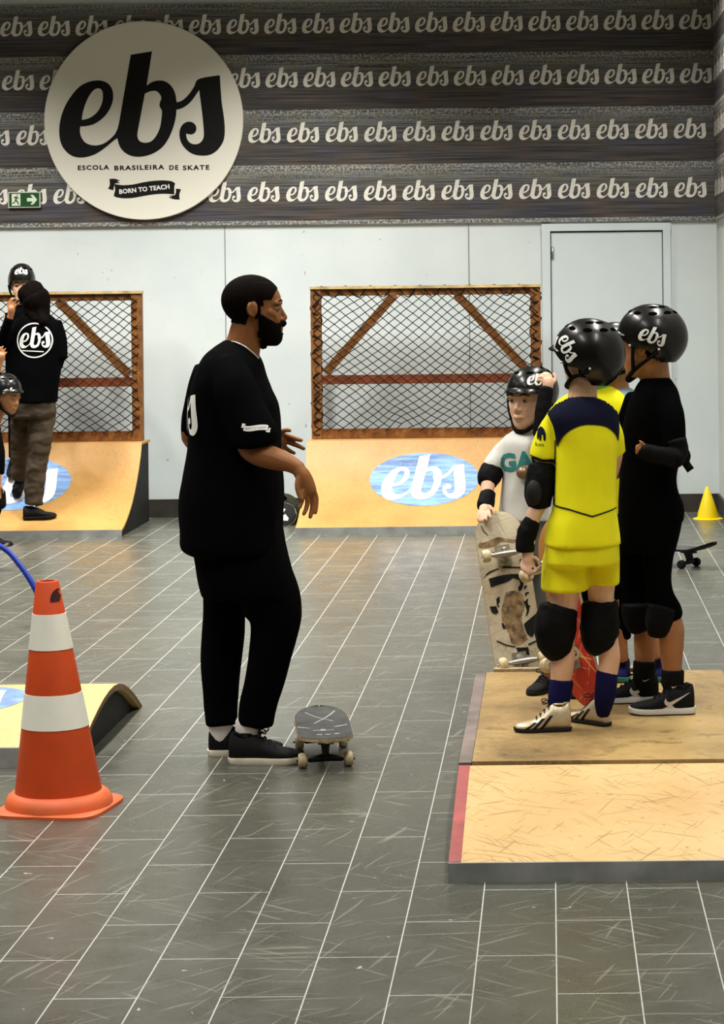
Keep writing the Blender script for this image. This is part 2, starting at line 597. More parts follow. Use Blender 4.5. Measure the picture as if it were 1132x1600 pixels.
def floor_mat():
    n = NT('floor_vinyl_tiles', 0.3, 0.5)
    br = n.n('ShaderNodeTexBrick')
    br.offset = 0.5
    br.inputs['Scale'].default_value = 1.0
    br.inputs['Mortar Size'].default_value = 0.0018
    br.inputs['Mortar Smooth'].default_value = 0.15
    br.inputs['Brick Width'].default_value = 0.62
    br.inputs['Row Height'].default_value = 0.2
    br.inputs['Color1'].default_value = (0.068, 0.068, 0.052, 1)
    br.inputs['Color2'].default_value = (0.084, 0.083, 0.063, 1)
    br.inputs['Mortar'].default_value = (1, 1, 1, 1)
    v = n.mapping((1, 1, 1), (0, 0, PI / 2), (0.06, 0.0, 0))
    n.l(v, br.inputs['Vector'])
    big = n.noise(n.co, 0.9, 5, 0.6)
    c = n.mix(0.45, br.outputs['Color'], n.ramp(big, [(0.3, (0.053, 0.053, 0.042)), (0.7, (0.096, 0.095, 0.072))]))
    sp = n.noise(n.co, 90, 3)
    c = n.mix(n.math('MULTIPLY', n.ramp(sp, [(0.45, 0.0), (0.75, 1.0)]), 0.35), c, (0.125, 0.125, 0.107))
    # joints: light where worn, barely there elsewhere
    wear = n.noise(n.mapping(loc=(3, 1, 0)), 2.6, 5, 0.75)
    jm = n.math('MULTIPLY', br.outputs['Fac'], n.ramp(wear, [(0.44, 0.05), (0.72, 0.70)]))
    c = n.mix(jm, c, (0.34, 0.335, 0.28))
    # chips and scuffs
    ch = n.noise(n.mapping((1, 1.3, 1)), 26, 2, 0.6, 0.6)
    c = n.mix(n.math('MULTIPLY', n.math('GREATER_THAN', ch, 0.745), 0.6), c, (0.62, 0.61, 0.54))
    for rot, sd, sc in ((0.3, 2.0, 3.5), (-0.9, 5.0, 4.5), (1.5, 8.0, 3.0), (0.9, 12.0, 6.0)):
        k = n.scratches(sc * 22, rot, 0.75, 30, sd)
        c = n.mix(n.math('MULTIPLY', k, 0.28), c, (0.36, 0.36, 0.31))
    n.l(c, n.b.inputs['Base Color'])
    r = n.ramp(n.noise(n.co, 5, 5, 0.7), [(0.3, 0.22), (0.7, 0.40)])
    n.l(r, n.b.inputs['Roughness'])
    return n.m

def wall_mat():
    n = NT('painted_wall', 0.6, 0.3)
    a = n.noise(n.co, 1.6, 5, 0.6)
    c = n.ramp(a, [(0.3, (0.60, 0.665, 0.68)), (0.7, (0.68, 0.735, 0.735))])
    b = n.noise(n.co, 14, 5, 0.7)
    c = n.mix(n.math('MULTIPLY', n.ramp(b, [(0.6, 0.0), (0.8, 1.0)]), 0.25), c, (0.40, 0.43, 0.43))
    d = n.noise(n.mapping(loc=(5, 0, 1)), 22, 2, 0.5)
    c = n.mix(n.math('MULTIPLY', n.math('GREATER_THAN', d, 0.76), 0.5), c, (0.2, 0.2, 0.2))
    n.l(c, n.b.inputs['Base Color'])
    return n.m

M_floor = floor_mat()
M_wall = wall_mat()
M_wallr = mat('painted_wall_side', (0.60, 0.61, 0.57), 0.6, var=0.06, vscale=3)
M_ceil = mat('ceiling_paint', (0.30, 0.28, 0.24), 0.9)
M_far = mat('dark_hall_wall', (0.12, 0.12, 0.12), 0.8)
M_skirt = mat('dark_skirting', (0.030, 0.026, 0.020), 0.55, var=0.45, vscale=8)
M_seam = mat('wall_seam', (0.20, 0.22, 0.22), 0.8)

X0, Y0 = -7.5, -3.0
bm = BM(); add_box(bm, ((X0 + XR) / 2, (Y0 + WY) / 2, -0.1), (XR - X0 + 0.4, WY - Y0 + 0.4, 0.2)); struct('floor', bm, M_floor)
bm = BM(); add_box(bm, ((X0 + XR) / 2, WY + 0.1, CEIL / 2), (XR - X0 + 0.4, 0.2, CEIL)); struct('wall_back', bm, M_wall)
bm = BM(); add_box(bm, (XR + 0.1, (Y0 + WY) / 2, CEIL / 2), (0.2, WY - Y0, CEIL)); struct('wall_right', bm, M_wallr)
bm = BM(); add_box(bm, (X0 - 0.1, (Y0 + WY) / 2, CEIL / 2), (0.2, WY - Y0, CEIL)); struct('wall_left', bm, M_far)
bm = BM(); add_box(bm, ((X0 + XR) / 2, Y0 - 0.1, CEIL / 2), (XR - X0 + 0.4, 0.2, CEIL)); struct('wall_front', bm, M_far)
bm = BM(); add_box(bm, ((X0 + XR) / 2, (Y0 + WY) / 2, CEIL + 0.1), (XR - X0 + 0.4, WY - Y0 + 0.4, 0.2)); struct('ceiling', bm, M_ceil)
bm = BM(); add_box(bm, ((X0 + XR) / 2, WY - 0.008, 0.068), (XR - X0, 0.016, 0.135)); struct('baseboard_back', bm, M_skirt)
bm = BM(); add_box(bm, (XR - 0.008, (Y0 + WY) / 2 - 0.02, 0.068), (0.016, WY - Y0 - 0.04, 0.135)); struct('baseboard_right', bm, M_skirt)
# panel joints of the back wall
for i, px in enumerate((353, 734)):
    x = P(px, 500, WY).x
    bm = BM(); add_box(bm, (x, WY - 0.001, 1.16), (0.006, 0.006, 2.04)); struct('trim_%d' % (i + 1), bm, M_seam)

# the flush door
M_door = mat('door_paint', (0.63, 0.70, 0.72), 0.5, var=0.03, vscale=3)
xl, xr_ = P(863, 500, WY).x, P(1036, 500, WY).x
zt = P(950, 362, WY).z
fl, fr, ft = P(848, 500, WY).x, P(1050, 500, WY).x, P(950, 349, WY).z
door = thing('door_1', ((xl + xr_) / 2, WY, 0), None, None)
door['kind'] = 'structure'
bm = BM(); add_box(bm, ((xl + xr_) / 2, WY - 0.008, zt / 2), (xr_ - xl, 0.016, zt - 0.01)); obj('door_leaf', bm, M_door, door, False)
bm = BM()
add_box(bm, ((fl + xl) / 2 - 0.002, WY - 0.016, ft / 2), (xl - fl - 0.010, 0.032, ft))
add_box(bm, ((fr + xr_) / 2 + 0.002, WY - 0.016, ft / 2), (fr - xr_ - 0.010, 0.032, ft))
add_box(bm, ((fl + fr) / 2, WY - 0.016, (ft + zt) / 2 + 0.004), (fr - fl, 0.031, ft - zt - 0.008))
obj('door_frame', bm, M_door, door, False)
bm = BM(); add_box(bm, ((xl + xr_) / 2, WY - 0.0035, zt / 2), (xr_ - xl + 0.022, 0.006, zt + 0.012)); obj('door_gap', bm, mat('shadow_gap', (0.03, 0.03, 0.03), 0.9), door, False)
for py in (395, 760):
    p = P(864, py, WY)
    bm = BM(); add_cyl(bm, p + Vector((0, -0.022, -0.045)), p + Vector((0, -0.022, 0.045)), 0.008, 10); obj('hinge', bm, M_steel, door)

# ------------------------------------------------------------------ the printed mural above
def mural_mat():
    n = NT('printed_knit_bands', 0.75, 0.2)
    sx = n.n('ShaderNodeSeparateXYZ')
    n.l(n.co, sx.inputs[0])
    z = sx.outputs['Z']
    per = 0.415
    fr = n.math('FRACT', n.math('DIVIDE', n.math('ADD', z, 10 * per - MZ0), per))   # 0 = bottom of a band, 1 = its stitched top
    base = n.ramp(fr, [(0.0, (0.055, 0.047, 0.047)), (0.30, (0.068, 0.060, 0.058)), (0.58, (0.095, 0.092, 0.086)), (0.80, (0.15, 0.15, 0.135)), (0.985, (0.16, 0.16, 0.148)), (1.0, (0.04, 0.035, 0.035))])
    # fine horizontal ribs
    rb = n.noise(n.mapping((1.5, 1, 120)), 1.0, 3, 0.6)
    rib = n.ramp(rb, [(0.38, 0.30), (0.5, 1.0), (0.60, 1.7)])
    c = n.mix(1.0, base, rib, 'MULTIPLY')
    # stitched rows near the top of each band
    st = n.noise(n.mapping((60, 1, 60)), 1.0, 2, 0.5)
    top = n.ramp(fr, [(0.70, 0.0), (0.86, 0.45), (0.93, 1.0), (0.985, 0.9), (0.99, 0.0)])
    c = n.mix(n.math('MULTIPLY', n.math('MULTIPLY', n.math('GREATER_THAN', st, 0.52), top), 0.75), c, (0.52, 0.53, 0.50))
    # colour flecks block by block
    cf = n.noise(n.mapping((1.6, 1, 3)), 2.0, 2)
    c = n.mix(0.22, c, n.ramp(cf, [(0.36, (0.09, 0.10, 0.17)), (0.5, (0.10, 0.10, 0.095)), (0.64, (0.17, 0.12, 0.085))]))
    n.l(c, n.b.inputs['Base Color'])
    return n.m
MZ0 = P(600, 256, WY).z - P(566, 350, WY).z      # a stitched line, above the mural's lower edge
M_mural = mural_mat()
zb, ztop = P(566, 350, WY).z, P(566, 4, WY).z
mural = thing('mural', (XR - 3.5, WY, zb), 'dark grey knit-patterned mural band with rows of white script lettering across the back wall', 'mural')
bm = BM(); add_box(bm, ((X0 + XR) / 2, WY - 0.012, (zb + ztop) / 2), (XR - X0 - 0.005, 0.024, ztop - zb)); obj('printed_panel', bm, M_mural, mural, False)
mural_r = thing('mural', (XR, WY - 3.0, zb), 'strip of the knit-patterned mural turning onto the right wall at the picture edge', 'mural')
bm = BM(); add_box(bm, (XR - 0.010, WY - 3.05, (zb + ztop) / 2), (0.020, 5.9, ztop - zb)); obj('printed_panel', bm, M_mural, mural_r, False)
M_mlet = mat('mural_lettering', (0.78, 0.75, 0.68), 0.7, var=0.12, vscale=50)
for x0, pitch, base_y in ((413.7, 58.9, 54), (415.8, 58.8, 138), (388.8, 60.4, 224), (387.5, 60.6, 316)):
    bm = BM()
    z = P(450, base_y, WY).z
    w = 50.5 / (F / WY)
    for k in range(-14, 13):
        x = P(x0 + k * pitch, base_y, WY).x + w / 2
        if x + w / 2 > XR - 0.012 or x < X0 + 0.5: continue
        flat_shape(bm, xf2d(EBS_LOW, w), (x, WY - 0.0252, z + w * 0.33))
    obj('lettering_row', bm, M_mlet, mural, False)
    bm = BM()
    for k in range(9):
        flat_shape(bm, xf2d(EBS_LOW, w), (XR - 0.0212, WY - 0.25 - k * 0.29, z + w * 0.33), Vector((0, -1, 0)))
    obj('lettering_row', bm, M_mlet, mural_r, False)

# the round sign
c = P(224.5, 188, WY - 0.06)
R = 155.5 / F * (WY - 0.06)
M_disc = mat('cream_sign_face', (0.80, 0.775, 0.68), 0.5)
sign = thing('round_sign', (c.x, WY, c.z - R), 'large round cream sign with black script logo on the mural', 'sign')
bm = BM()
rings = []
for r, y in ((R - 0.006, WY - 0.024), (R, WY - 0.03), (R, WY - 0.056), (R - 0.004, WY - 0.06)):
    rings.append([Vector((c.x + r * math.cos(2 * PI * k / 96), y, c.z + r * math.sin(2 * PI * k / 96))) for k in range(96)])
add_rings(bm, rings)
obj('disc', bm, M_disc, sign, True, auto=40)
SC = (WY - 0.06) / F
yl = WY - 0.0615
def sign_part(name, sh, px, py, w, m=M_ink, y=yl, rot=ROLL):
    p = P(px, py, WY - 0.06)
    bm = BM()
    flat_shape(bm, xf2d(sh, w * SC, None, 0, 0, rot), (p.x, y, p.z))
    return obj(name, bm, m, sign, False)
sign_part('logo_lettering', EBS, 80 + 551 / 3.903, 70 + 362 / 3.903, 1010 / 3.903)
for word, a_, b_ in (('ESCOLA', 55, 296), ('BRASILEIRA', 336, 720), ('DE', 760, 830), ('SKATE', 866, 1070)):
    t = text2d(word, 1.0, 1.25, 0.035)
    tw = max(v.x for v in t[0]) - min(v.x for v in t[0]); thh = max(v.y for v in t[0]) - min(v.y for v in t[0])
    k = (b_ - a_) / 4.922 / tw
    sign_part('motto_word', xf2d(t, k, 7.6 / thh), 110 + (a_ + b_) / 2 / 4.922, 262.2 - ((a_ + b_) / 2 - 562) / 4.922 * 0.0, 1.0)
sign_part('ribbon', RIBBON, 110 + 571 / 4.922, 250 + 225 / 4.922, 565 / 4.922)
t = text2d('BORN TO TEACH', 1.0, 1.05, 0.035)
tw = max(v.x for v in t[0]) - min(v.x for v in t[0])
sign_part('ribbon_lettering', t, 110 + 570 / 4.922, 250 + 226 / 4.922, 79 / tw, M_white, yl - 0.0015, ROLL + 0.085)

# exit sign
p0, p1 = P(13.5, 325, WY - 0.03), P(63.5, 299.5, WY - 0.03)
cx, cz, w, h = (p0.x + p1.x) / 2, (p0.z + p1.z) / 2, p1.x - p0.x, p1.z - p0.z
ex = thing('exit_sign', (cx, WY, cz - h / 2), 'small green exit sign with running figure and white arrow', 'sign')
bm = BM(); add_box(bm, (cx, WY - 0.034, cz), (w, 0.02, h)); obj('frame', bm, mat('silver_frame', (0.55, 0.56, 0.50), 0.4), ex, False)
bm = BM(); add_box(bm, (cx, WY - 0.0455, cz), (w * 0.93, 0.003, h * 0.86)); obj('green_face', bm, mat('exit_green', (0.008, 0.075, 0.020), 0.4), ex, False)
M_exw = mat('exit_white', (0.72, 0.76, 0.60), 0.5)
ar = [(-0.10, 0.04), (0.02, 0.04), (-0.03, 0.11), (0.03, 0.11), (0.11, 0.0), (0.03, -0.11), (-0.03, -0.11), (0.02, -0.04), (-0.10, -0.04)]
bm = BM(); flat_shape(bm, poly2d([[(x * w * 1.5, y * w * 1.35) for x, y in ar]]), (cx + w * 0.24, WY - 0.0476, cz)); obj('arrow', bm, M_exw, ex, False)
bm = BM(); add_box(bm, (cx - w * 0.25, WY - 0.0472, cz), (w * 0.27, 0.001, h * 0.74)); obj('white_square', bm, M_exw, ex, False)
man = [[(0.05, 0.33), (0.12, 0.36), (0.14, 0.28), (0.07, 0.25)],
       [(-0.16, 0.16), (-0.02, 0.24), (0.10, 0.2), (0.22, 0.08), (0.18, 0.04), (0.07, 0.12), (0.05, 0.0), (0.16, -0.14), (0.24, -0.32), (0.17, -0.34), (0.07, -0.17),
        (-0.03, -0.08), (-0.1, -0.22), (-0.3, -0.26), (-0.3, -0.2), (-0.14, -0.15), (-0.06, 0.02), (-0.04, 0.14), (-0.14, 0.08)]]
bm = BM(); flat_shape(bm, join2d([poly2d([[(x * h * 0.85, y * h * 0.95) for x, y in l]]) for l in man]), (cx - w * 0.25, WY - 0.0482, cz)); obj('running_figure', bm, mat('exit_green', (0, 0, 0)), ex, False)

# ------------------------------------------------------------------ ramps
def ramp_body(bm, prof, x0, x1, thick=None):
    """closed solid: profile (y,z) swept in x down to the floor"""
    top0 = [Vector((x0, y, z)) for y, z in prof]
    top1 = [Vector((x1, y, z)) for y, z in prof]
    v0 = [bm.verts.new(p) for p in top0]; v1 = [bm.verts.new(p) for p in top1]
    b0 = [bm.verts.new((x0, y, 0)) for y, z in prof]; b1 = [bm.verts.new((x1, y, 0)) for y, z in prof]
    for i in range(len(prof) - 1):
        bm.faces.new((v0[i], v1[i], v1[i + 1], v0[i + 1]))
        bm.faces.new((b0[i], b0[i + 1], b1[i + 1], b1[i]))
        bm.faces.new((v0[i], v0[i + 1], b0[i + 1], b0[i]))
        bm.faces.new((v1[i], b1[i], b1[i + 1], v1[i + 1]))
    bm.faces.new((v0[0], b0[0], b1[0], v1[0]))
    bm.faces.new((v0[-1], v1[-1], b1[-1], b0[-1]))

def skin_sheet(bm, prof, x0, x1, t, nx=1):
    """ply sheet following a profile, t thick below it"""
    n = len(prof)
    nr = []
    for i in range(n):
        a, b = prof[max(i - 1, 0)], prof[min(i + 1, n - 1)]
        d = Vector((b[0] - a[0], b[1] - a[1])).normalized()
        nr.append(Vector((-d.y, d.x)))
    rings = []
    for i, (y, z) in enumerate(prof):
        q = (y - nr[i].x * t, z - nr[i].y * t)
        rings.append([Vector((x0, y, z)), Vector((x1, y, z)), Vector((x1, *q)), Vector((x0, *q))])
    add_rings(bm, rings)

QP = [(15.43, 0.055), (15.52, 0.075), (15.62, 0.108), (15.72, 0.150), (15.82, 0.202), (15.92, 0.270), (16.02, 0.352), (16.10, 0.43), (16.17, 0.515), (16.22, 0.60)]
def ramp_z(d):
    for (a, za), (b, zb_) in zip(QP, QP[1:]):
        if a <= d <= b: return za + (zb_ - za) * (d - a) / (b - a)
    return QP[-1][1]

def quarter_pipe(x0, x1, label, group):
    xc = (x0 + x1) / 2
    t = thing('quarter_pipe', (xc, 16.0, 0), label, 'skate ramp', group)
    body = [(QP[0][0] + 0.01, 0.03)] + [(y + 0.01, z - 0.022) for y, z in QP[1:]] + [(16.24, 0.585), (16.55, 0.585)]
    bm = BM(); ramp_body(bm, body, x0 + 0.012, x1 - 0.012); obj('side_panels', bm, M_bside, t, False)
    bm = BM(); skin_sheet(bm, QP, x0, x1, 0.016); s = obj('ramp_surface', bm, M_ramp, t, True, auto=40)
    bm = BM(); add_box(bm, (xc, 16.39, 0.593), (x1 - x0, 0.34, 0.016)); obj('deck_top', bm, M_ramp, t, False)
    bm = BM(); add_box(bm, (xc, QP[0][0] - 0.002, 0.0275), (x1 - x0, 0.012, 0.055)); obj('steel_lip', bm, M_dsteel, t, False)
    # oval logo painted on the curve
    org = (xc, 15.2, P(660, 752, 15.78).z)
    ov = decal('painted_oval', ellipse2d(0.392, 0.172), M_oval, t, [s], org, (1, 0, 0), (0, 0, 1), (0, 1, 0), 0.0015, 0.03, 0.5, 99)
    decal('painted_lettering', xf2d(EBS_LOW, 0.60, 0.46, -0.005, 0.012, 0.02), M_worn_white, ov, [s], org, (1, 0, 0), (0, 0, 1), (0, 1, 0), 0.003, 0.03, 0.5, 99)
    return t

def net_frame(x0, x1, zt_, label, group, wrapped, seed):
    """timber frame with a dark sagging diamond net"""
    rnd = random.Random(seed)
    y = 16.40
    zb_ = 0.605
    xc = (x0 + x1) / 2
    t = thing('net_frame', (xc, y, zb_), label, 'net frame', group)
    pw, th = 0.075, 0.05
    for x in (x0 + pw / 2, x1 - pw / 2):
        bm = BM(); add_box(bm, (x, y, (zb_ + zt_) / 2), (pw, th + 0.02, zt_ - zb_)); obj('post', bm, M_timber, t, False)
    bm = BM(); add_box(bm, (xc, y, zt_ - 0.033), (x1 - x0 - 2 * pw, th, 0.066)); obj('top_rail', bm, M_timber, t, False)
    bm = BM(); add_box(bm, (xc, y - 0.004, zt_ - 0.005), (x1 - x0 + 0.01, th + 0.03, 0.02)); obj('top_cap', bm, mat('worn_cap', (0.50, 0.36, 0.16), 0.6, var=0.4, vscale=12), t, False)
    bm = BM(); add_box(bm, (xc, y, zb_ + 0.035), (x1 - x0 - 2 * pw, th, 0.07)); obj('bottom_rail', bm, M_timber, t, False)
    zm = P(650, 592, y).z
    bm = BM(); add_box(bm, (xc, y, zm), (x1 - x0 - 2 * pw, th, 0.066)); obj('middle_rail', bm, M_rail, t, False)
    for s in (-1, 1):
        a = Vector((xc + s * 0.225, y, zt_ - 0.06)); b = Vector((xc + s * 0.74, y, zm + 0.05))
        bm = BM(); add_beam(bm, a, b, 0.062, th - 0.006); obj('brace', bm, M_timber, t, False)
    # net: two families of wobbling cords
    bm = BM()
    yn = y - th / 2 - 0.012
    cw, chh = 0.086, 0.066
    X0_, X1_, Z0_, Z1_ = x0 + 0.02, x1 - 0.02, zb_ + 0.05, zt_ - 0.01
    ph = rnd.random() * 6
    def warp(x, z):
        k = (z - Z0_) / (Z1_ - Z0_)
        sag = -0.035 * math.sin(PI * (x - X0_) / (X1_ - X0_)) * math.sin(PI * min(1, k * 1.4) * 0.7)
        n1 = noise.noise(Vector((x * 3 + ph, z * 3, seed))) * 0.022 + noise.noise(Vector((x * 9, z * 9, seed + 4))) * 0.008
        n2 = noise.noise(Vector((x * 3, z * 3 + ph, seed + 9))) * 0.022
        if k < 0.22: n2 += (0.22 - k) * 0.16 * noise.noise(Vector((x * 6, 3, seed)))
        yy = yn + 0.006 * noise.noise(Vector((x * 4, z * 4, 1)))
        return Vector((min(max(x + n1, X0_), X1_), yy, min(max(z + sag + n2, Z0_), Z1_)))
    for sgn in (1, -1):
        i = -40
        while i < 60:
            pts = []
            # node positions along the cord
            for k in range(0, 80):
                x = X0_ + (i + k) * cw / 2
                z = Z0_ + k * chh / 2 if sgn > 0 else Z1_ - k * chh / 2
                if X0_ - 1e-6 <= x <= X1_ and Z0_ - 1e-6 <= z <= Z1_:
                    pts.append(warp(x, z))
            if len(pts) > 1:
                add_tube(bm, [(*p, 0.0031) for p in pts], n=4, sub=1, cap=0)
            i += 2
    obj('net', bm, M_net, t, True)
    if wrapped:     # loose netting wound round posts and top rail
        bm = BM()
        for x in (x0 + pw / 2, x1 - pw / 2):
            for s in (-1, 1):
                q = []
                for k in range(46):
                    a = s * k * 0.9 + rnd.random() * 0.3
                    q.append((x + (pw / 2 + 0.004) * math.cos(a), y + (th / 2 + 0.016) * math.sin(a), zb_ + (zt_ - zb_) * k / 45 + rnd.uniform(-.02, .02), 0.0055))
                add_tube(bm, q, n=4, sub=2, cap=0)
        for s in (-1, 1):
            q = []
            for k in range(60):
                a = s * k * 0.9
                q.append((x0 + pw + (x1 - x0 - 2 * pw) * k / 59, y + (th / 2 + 0.008) * math.sin(a), zt_ - 0.035 + 0.042 * math.cos(a), 0.004))
            add_tube(bm, q, n=4, sub=2, cap=0)
        obj('wrapped_netting', bm, M_net, t, True)
    return t

xa, xb = P(487, 560, 16.4).x, P(846, 560, 16.4).x
quarter_pipe(xa - 0.02, xb + 0.02, 'quarter pipe with blue oval logo in the middle, behind the children', 'quarter pipes')
net_frame(xa, xb, P(660, 447, 16.4).z, 'timber frame with netting wound round its posts, between instructor and children', 'net frames', True, 3)
xb2 = P(223, 560, 16.4).x
xa2 = xb2 - (xb - xa)
quarter_pipe(xa2 - 0.02, xb2 + 0.02, 'quarter pipe at the left edge with a woman standing on it', 'quarter pipes')
net_frame(xa2, xb2, P(150, 456, 16.4).z, 'timber net frame at the left edge behind the woman in black', 'net frames', False, 11)

# the round-backed hump at the left
HP = [(7.94, 0.0), (7.955, 0.072), (8.02, 0.098), (8.11, 0.127), (8.22, 0.153), (8.33, 0.173), (8.43, 0.184), (8.53, 0.186), (8.62, 0.178), (8.72, 0.158), (8.83, 0.124), (8.93, 0.085), (9.03, 0.04), (9.10, 0.004)]
hx1 = P(180, 1068, 8.55).x
hx0 = hx1 - 1.5
t = thing('hump_ramp', ((hx0 + hx1) / 2, 8.5, 0), 'low curved plywood hump with faded blue logo behind the orange cone', 'skate ramp')
bm = BM(); ramp_body(bm, [(y, max(0.001, z - 0.026)) for y, z in HP[1:-1]], hx0 + 0.03, hx1 - 0.03); obj('side_panels', bm, M_bside, t, False)
bm = BM(); skin_sheet(bm, HP[1:], hx0, hx1, 0.024); hs = obj('ramp_surface', bm, M_hump, t, True, auto=45)
bm = BM()
for dz in (0.004, 0.012, 0.020):
    rr = []
    for i, (y, z) in enumerate(HP[1:]):
        rr.append([Vector((hx1 + 0.0015, y, z - dz - 0.0025)), Vector((hx1 + 0.0015, y, z - dz + 0.0025)), Vector((hx1 - 0.004, y, z - dz + 0.0025)), Vector((hx1 - 0.004, y, z - dz - 0.0025))])
    add_rings(bm, rr)
obj('ply_edge', bm, mat('frayed_ply', (0.16, 0.09, 0.045), 0.8, var=0.5, vscale=60), t, False)
bm = BM(); add_box(bm, ((hx0 + hx1) / 2, 7.945, 0.036), (hx1 - hx0, 0.014, 0.072)); obj('steel_lip', bm, M_dsteel, t, False)
org = (P(45, 1085, 8.36).x - 0.40, 8.36, 0.6)
ov = decal('painted_oval', ellipse2d(0.40, 0.21), M_oval, t, [hs], org, (1, 0, 0), (0, 1, 0), (0, 0, -1), 0.0012, 0.03, 0.5, 99)
decal('painted_lettering', xf2d(EBS_LOW, 0.62, 0.56), M_worn_white, ov, [hs], org, (1, 0, 0), (0, 1, 0), (0, 0, -1), 0.0025, 0.03, 0.5, 99)

# kicker ramp, the low platform and the ramp at its back
PLZ = 0.18
kx0, kx1 = -0.302, 0.68
t = thing('kicker_ramp', ((kx0 + kx1) / 2, 6.7, 0), 'scratched plywood kicker ramp in front of the platform, lowest at right', 'skate ramp')
KP = [(6.345, 0.056), (6.55, 0.088), (6.75, 0.119), (6.95, 0.150), (7.10, 0.170)]
bm = BM(); ramp_body(bm, [(y, z - 0.014) for y, z in KP], kx0 + 0.01, kx1 - 0.01); obj('side_panels', bm, M_bside, t, False)
bm = BM(); skin_sheet(bm, KP, kx0, kx1, 0.014); ks = obj('ramp_surface', bm, M_kick, t, True, auto=40)
bm = BM(); skin_sheet(bm, [(y, z + 0.0015) for y, z in KP], kx0 - 0.001, kx0 + 0.034, 0.012); obj('red_edge_strip', bm, M_red, t, False)
bm = BM(); add_box(bm, ((kx0 + kx1) / 2, 6.342, 0.028), (kx1 - kx0 + 0.004, 0.012, 0.056)); obj('steel_lip', bm, M_dsteel, t, False)
t = thing('platform_box', ((kx0 + kx1) / 2, 8.0, 0), 'low worn plywood platform the children stand on', 'platform')
bm = BM(); add_box(bm, ((kx0 + kx1) / 2, 7.95, (PLZ - 0.022) / 2), (kx1 - kx0 - 0.05, 1.62, PLZ - 0.022)); obj('box_frame', bm, M_bside, t, False)
bm = BM(); add_box(bm, ((kx0 + kx1) / 2 + 0.01, 7.945, PLZ - 0.011), (kx1 - kx0 - 0.06, 1.66, 0.022)); plat = obj('top_sheet', bm, M_plat, t, False)
bm = BM(); add_box(bm, (kx0 + 0.018, 7.945, PLZ - 0.014), (0.040, 1.655, 0.020)); obj('edge_strip', bm, mat('worn_grey_red', (0.17, 0.13, 0.115), 0.6, var=0.35, vscale=7), t, False)
bx0, bx1 = P(772, 1045, 8.8).x, P(1012, 1045, 8.8).x
t = thing('plank', ((bx0 + bx1) / 2, 8.81, 0), 'narrow brown plank on edge along the back of the platform', 'plank')
bm = BM(); add_box(bm, ((bx0 + bx1) / 2, 8.806, 0.095), (bx1 - bx0, 0.040, 0.19)); obj('board', bm, M_ply, t, False)

# ------------------------------------------------------------------ cones and tube
def cone(name, base, r0, r1, h, lean, label, cat, square, bands, mbody, mbase):
    t = thing(name, base, label, cat)
    b = Vector(base)
    lx = lean
    def ring(z, r, n=48):
        k = z / h
        return [b + Vector((r * math.cos(2 * PI * i / n) + lx * k, r * math.sin(2 * PI * i / n), z)) for i in range(n)]
    rr = lambda z: r0 + (r1 - r0) * (z - 0.03) / (h - 0.03)
    bm = BM()
    add_rings(bm, [ring(0.012, rr(0.03)), ring(0.05, rr(0.05)), ring(h * 0.5, rr(h * 0.5)), ring(h - 0.004, rr(h)), ring(h, rr(h) - 0.003), ring(h, rr(h) - 0.012), ring(h - 0.05, rr(h) - 0.016), ring(0.02, r0 - 0.03)])
    body = obj('cone_body', bm, mbody, t, True, auto=50)
    for z0, z1 in bands:
        bm = BM()
        add_rings(bm, [ring(z0, rr(z0)), ring(z0, rr(z0) + 0.0018), ring(z1, rr(z1) + 0.0018), ring(z1, rr(z1))])
        obj('reflective_band', bm, M_reflw, t, True, auto=50)
    bm = BM()
    if square:
        def sq(z, a, n=64):
            out = []
            for i in range(n):
                q = 2 * PI * i / n + square
                c_, s_ = math.cos(q), math.sin(q)
                e = 2 / 5.0
                v = Vector((math.copysign(abs(c_) ** e, c_) * a, math.copysign(abs(s_) ** e, s_) * a, z))
                out.append(b + Matrix.Rotation(square - PI / 4, 3, 'Z') @ v)
            return out
        add_rings(bm, [sq(0.0, 0.172), sq(0.0, 0.178), sq(0.010, 0.178), sq(0.014, 0.172)])
        add_rings(bm, [ring(0.010, r0 + 0.030), ring(0.030, r0 + 0.028), ring(0.048, r0 + 0.018), ring(0.058, r0 + 0.004), ring(0.06, r0 - 0.02)])
    else:
        add_rings(bm, [ring(0.0, r0 + 0.032), ring(0.005, r0 + 0.032), ring(0.008, r0 + 0.02), ring(0.012, r0 - 0.004)])
    obj('base', bm, mbase, t, True, auto=45)
    return t, body

cb = PZ(93, 1262, 0)
hh = 0.742
big, body = cone('traffic_cone', cb, 0.144, 0.037, hh, -0.032, 'tall orange traffic cone with two white bands at the left', 'cone', 0.62, ((0.270, 0.380), (0.523, 0.637)), M_orange, M_obase)
# the hole near its top
hl = P(91, 928, cb.y)
hole = poly2d([smooth_loop([(-0.020, -0.022), (0.020, -0.022), (0.022, 0.0), (0.016, 0.016), (0.003, 0.022), (-0.012, 0.015), (-0.021, -0.006)], 2)])
decal('tube_hole', hole, mat('hole_dark', (0.05, 0.006, 0.004), 0.9), big, [body], hl + Vector((0.004, -0.2, 0)), (1, 0, 0), (0, 0, 1), (0, 1, 0), 0.0012, 0.008, 0.1)
q = [(*P(x, y, cb.y + dy), 0.0095) for x, y, dy in ((-470, 1095, 0.05), (-455, 1010, 0.05), (-390, 900, 0.05), (-270, 820, 0.05), (-140, 805, 0.05), (-50, 830, 0.05), (6, 857, 0.05), (30, 882, 0.04), (48, 908, 0.03), (63, 936, 0.02), (72, 950, 0.01))]
bm = BM(); add_tube(bm, q, n=12, sub=5)
tag(obj('flexible_tube', bm, M_blue, None, True, loc=q[-1][:3]), 'blue flexible tube arching into the top of the orange cone', 'tube')
yb = PZ(1107, 811, 0)
cone('training_cone', yb, 0.078, 0.012, 0.235, -0.004, 'small yellow plastic cone on the floor by the right wall', 'cone', 0, (), M_ycone, M_ycone)

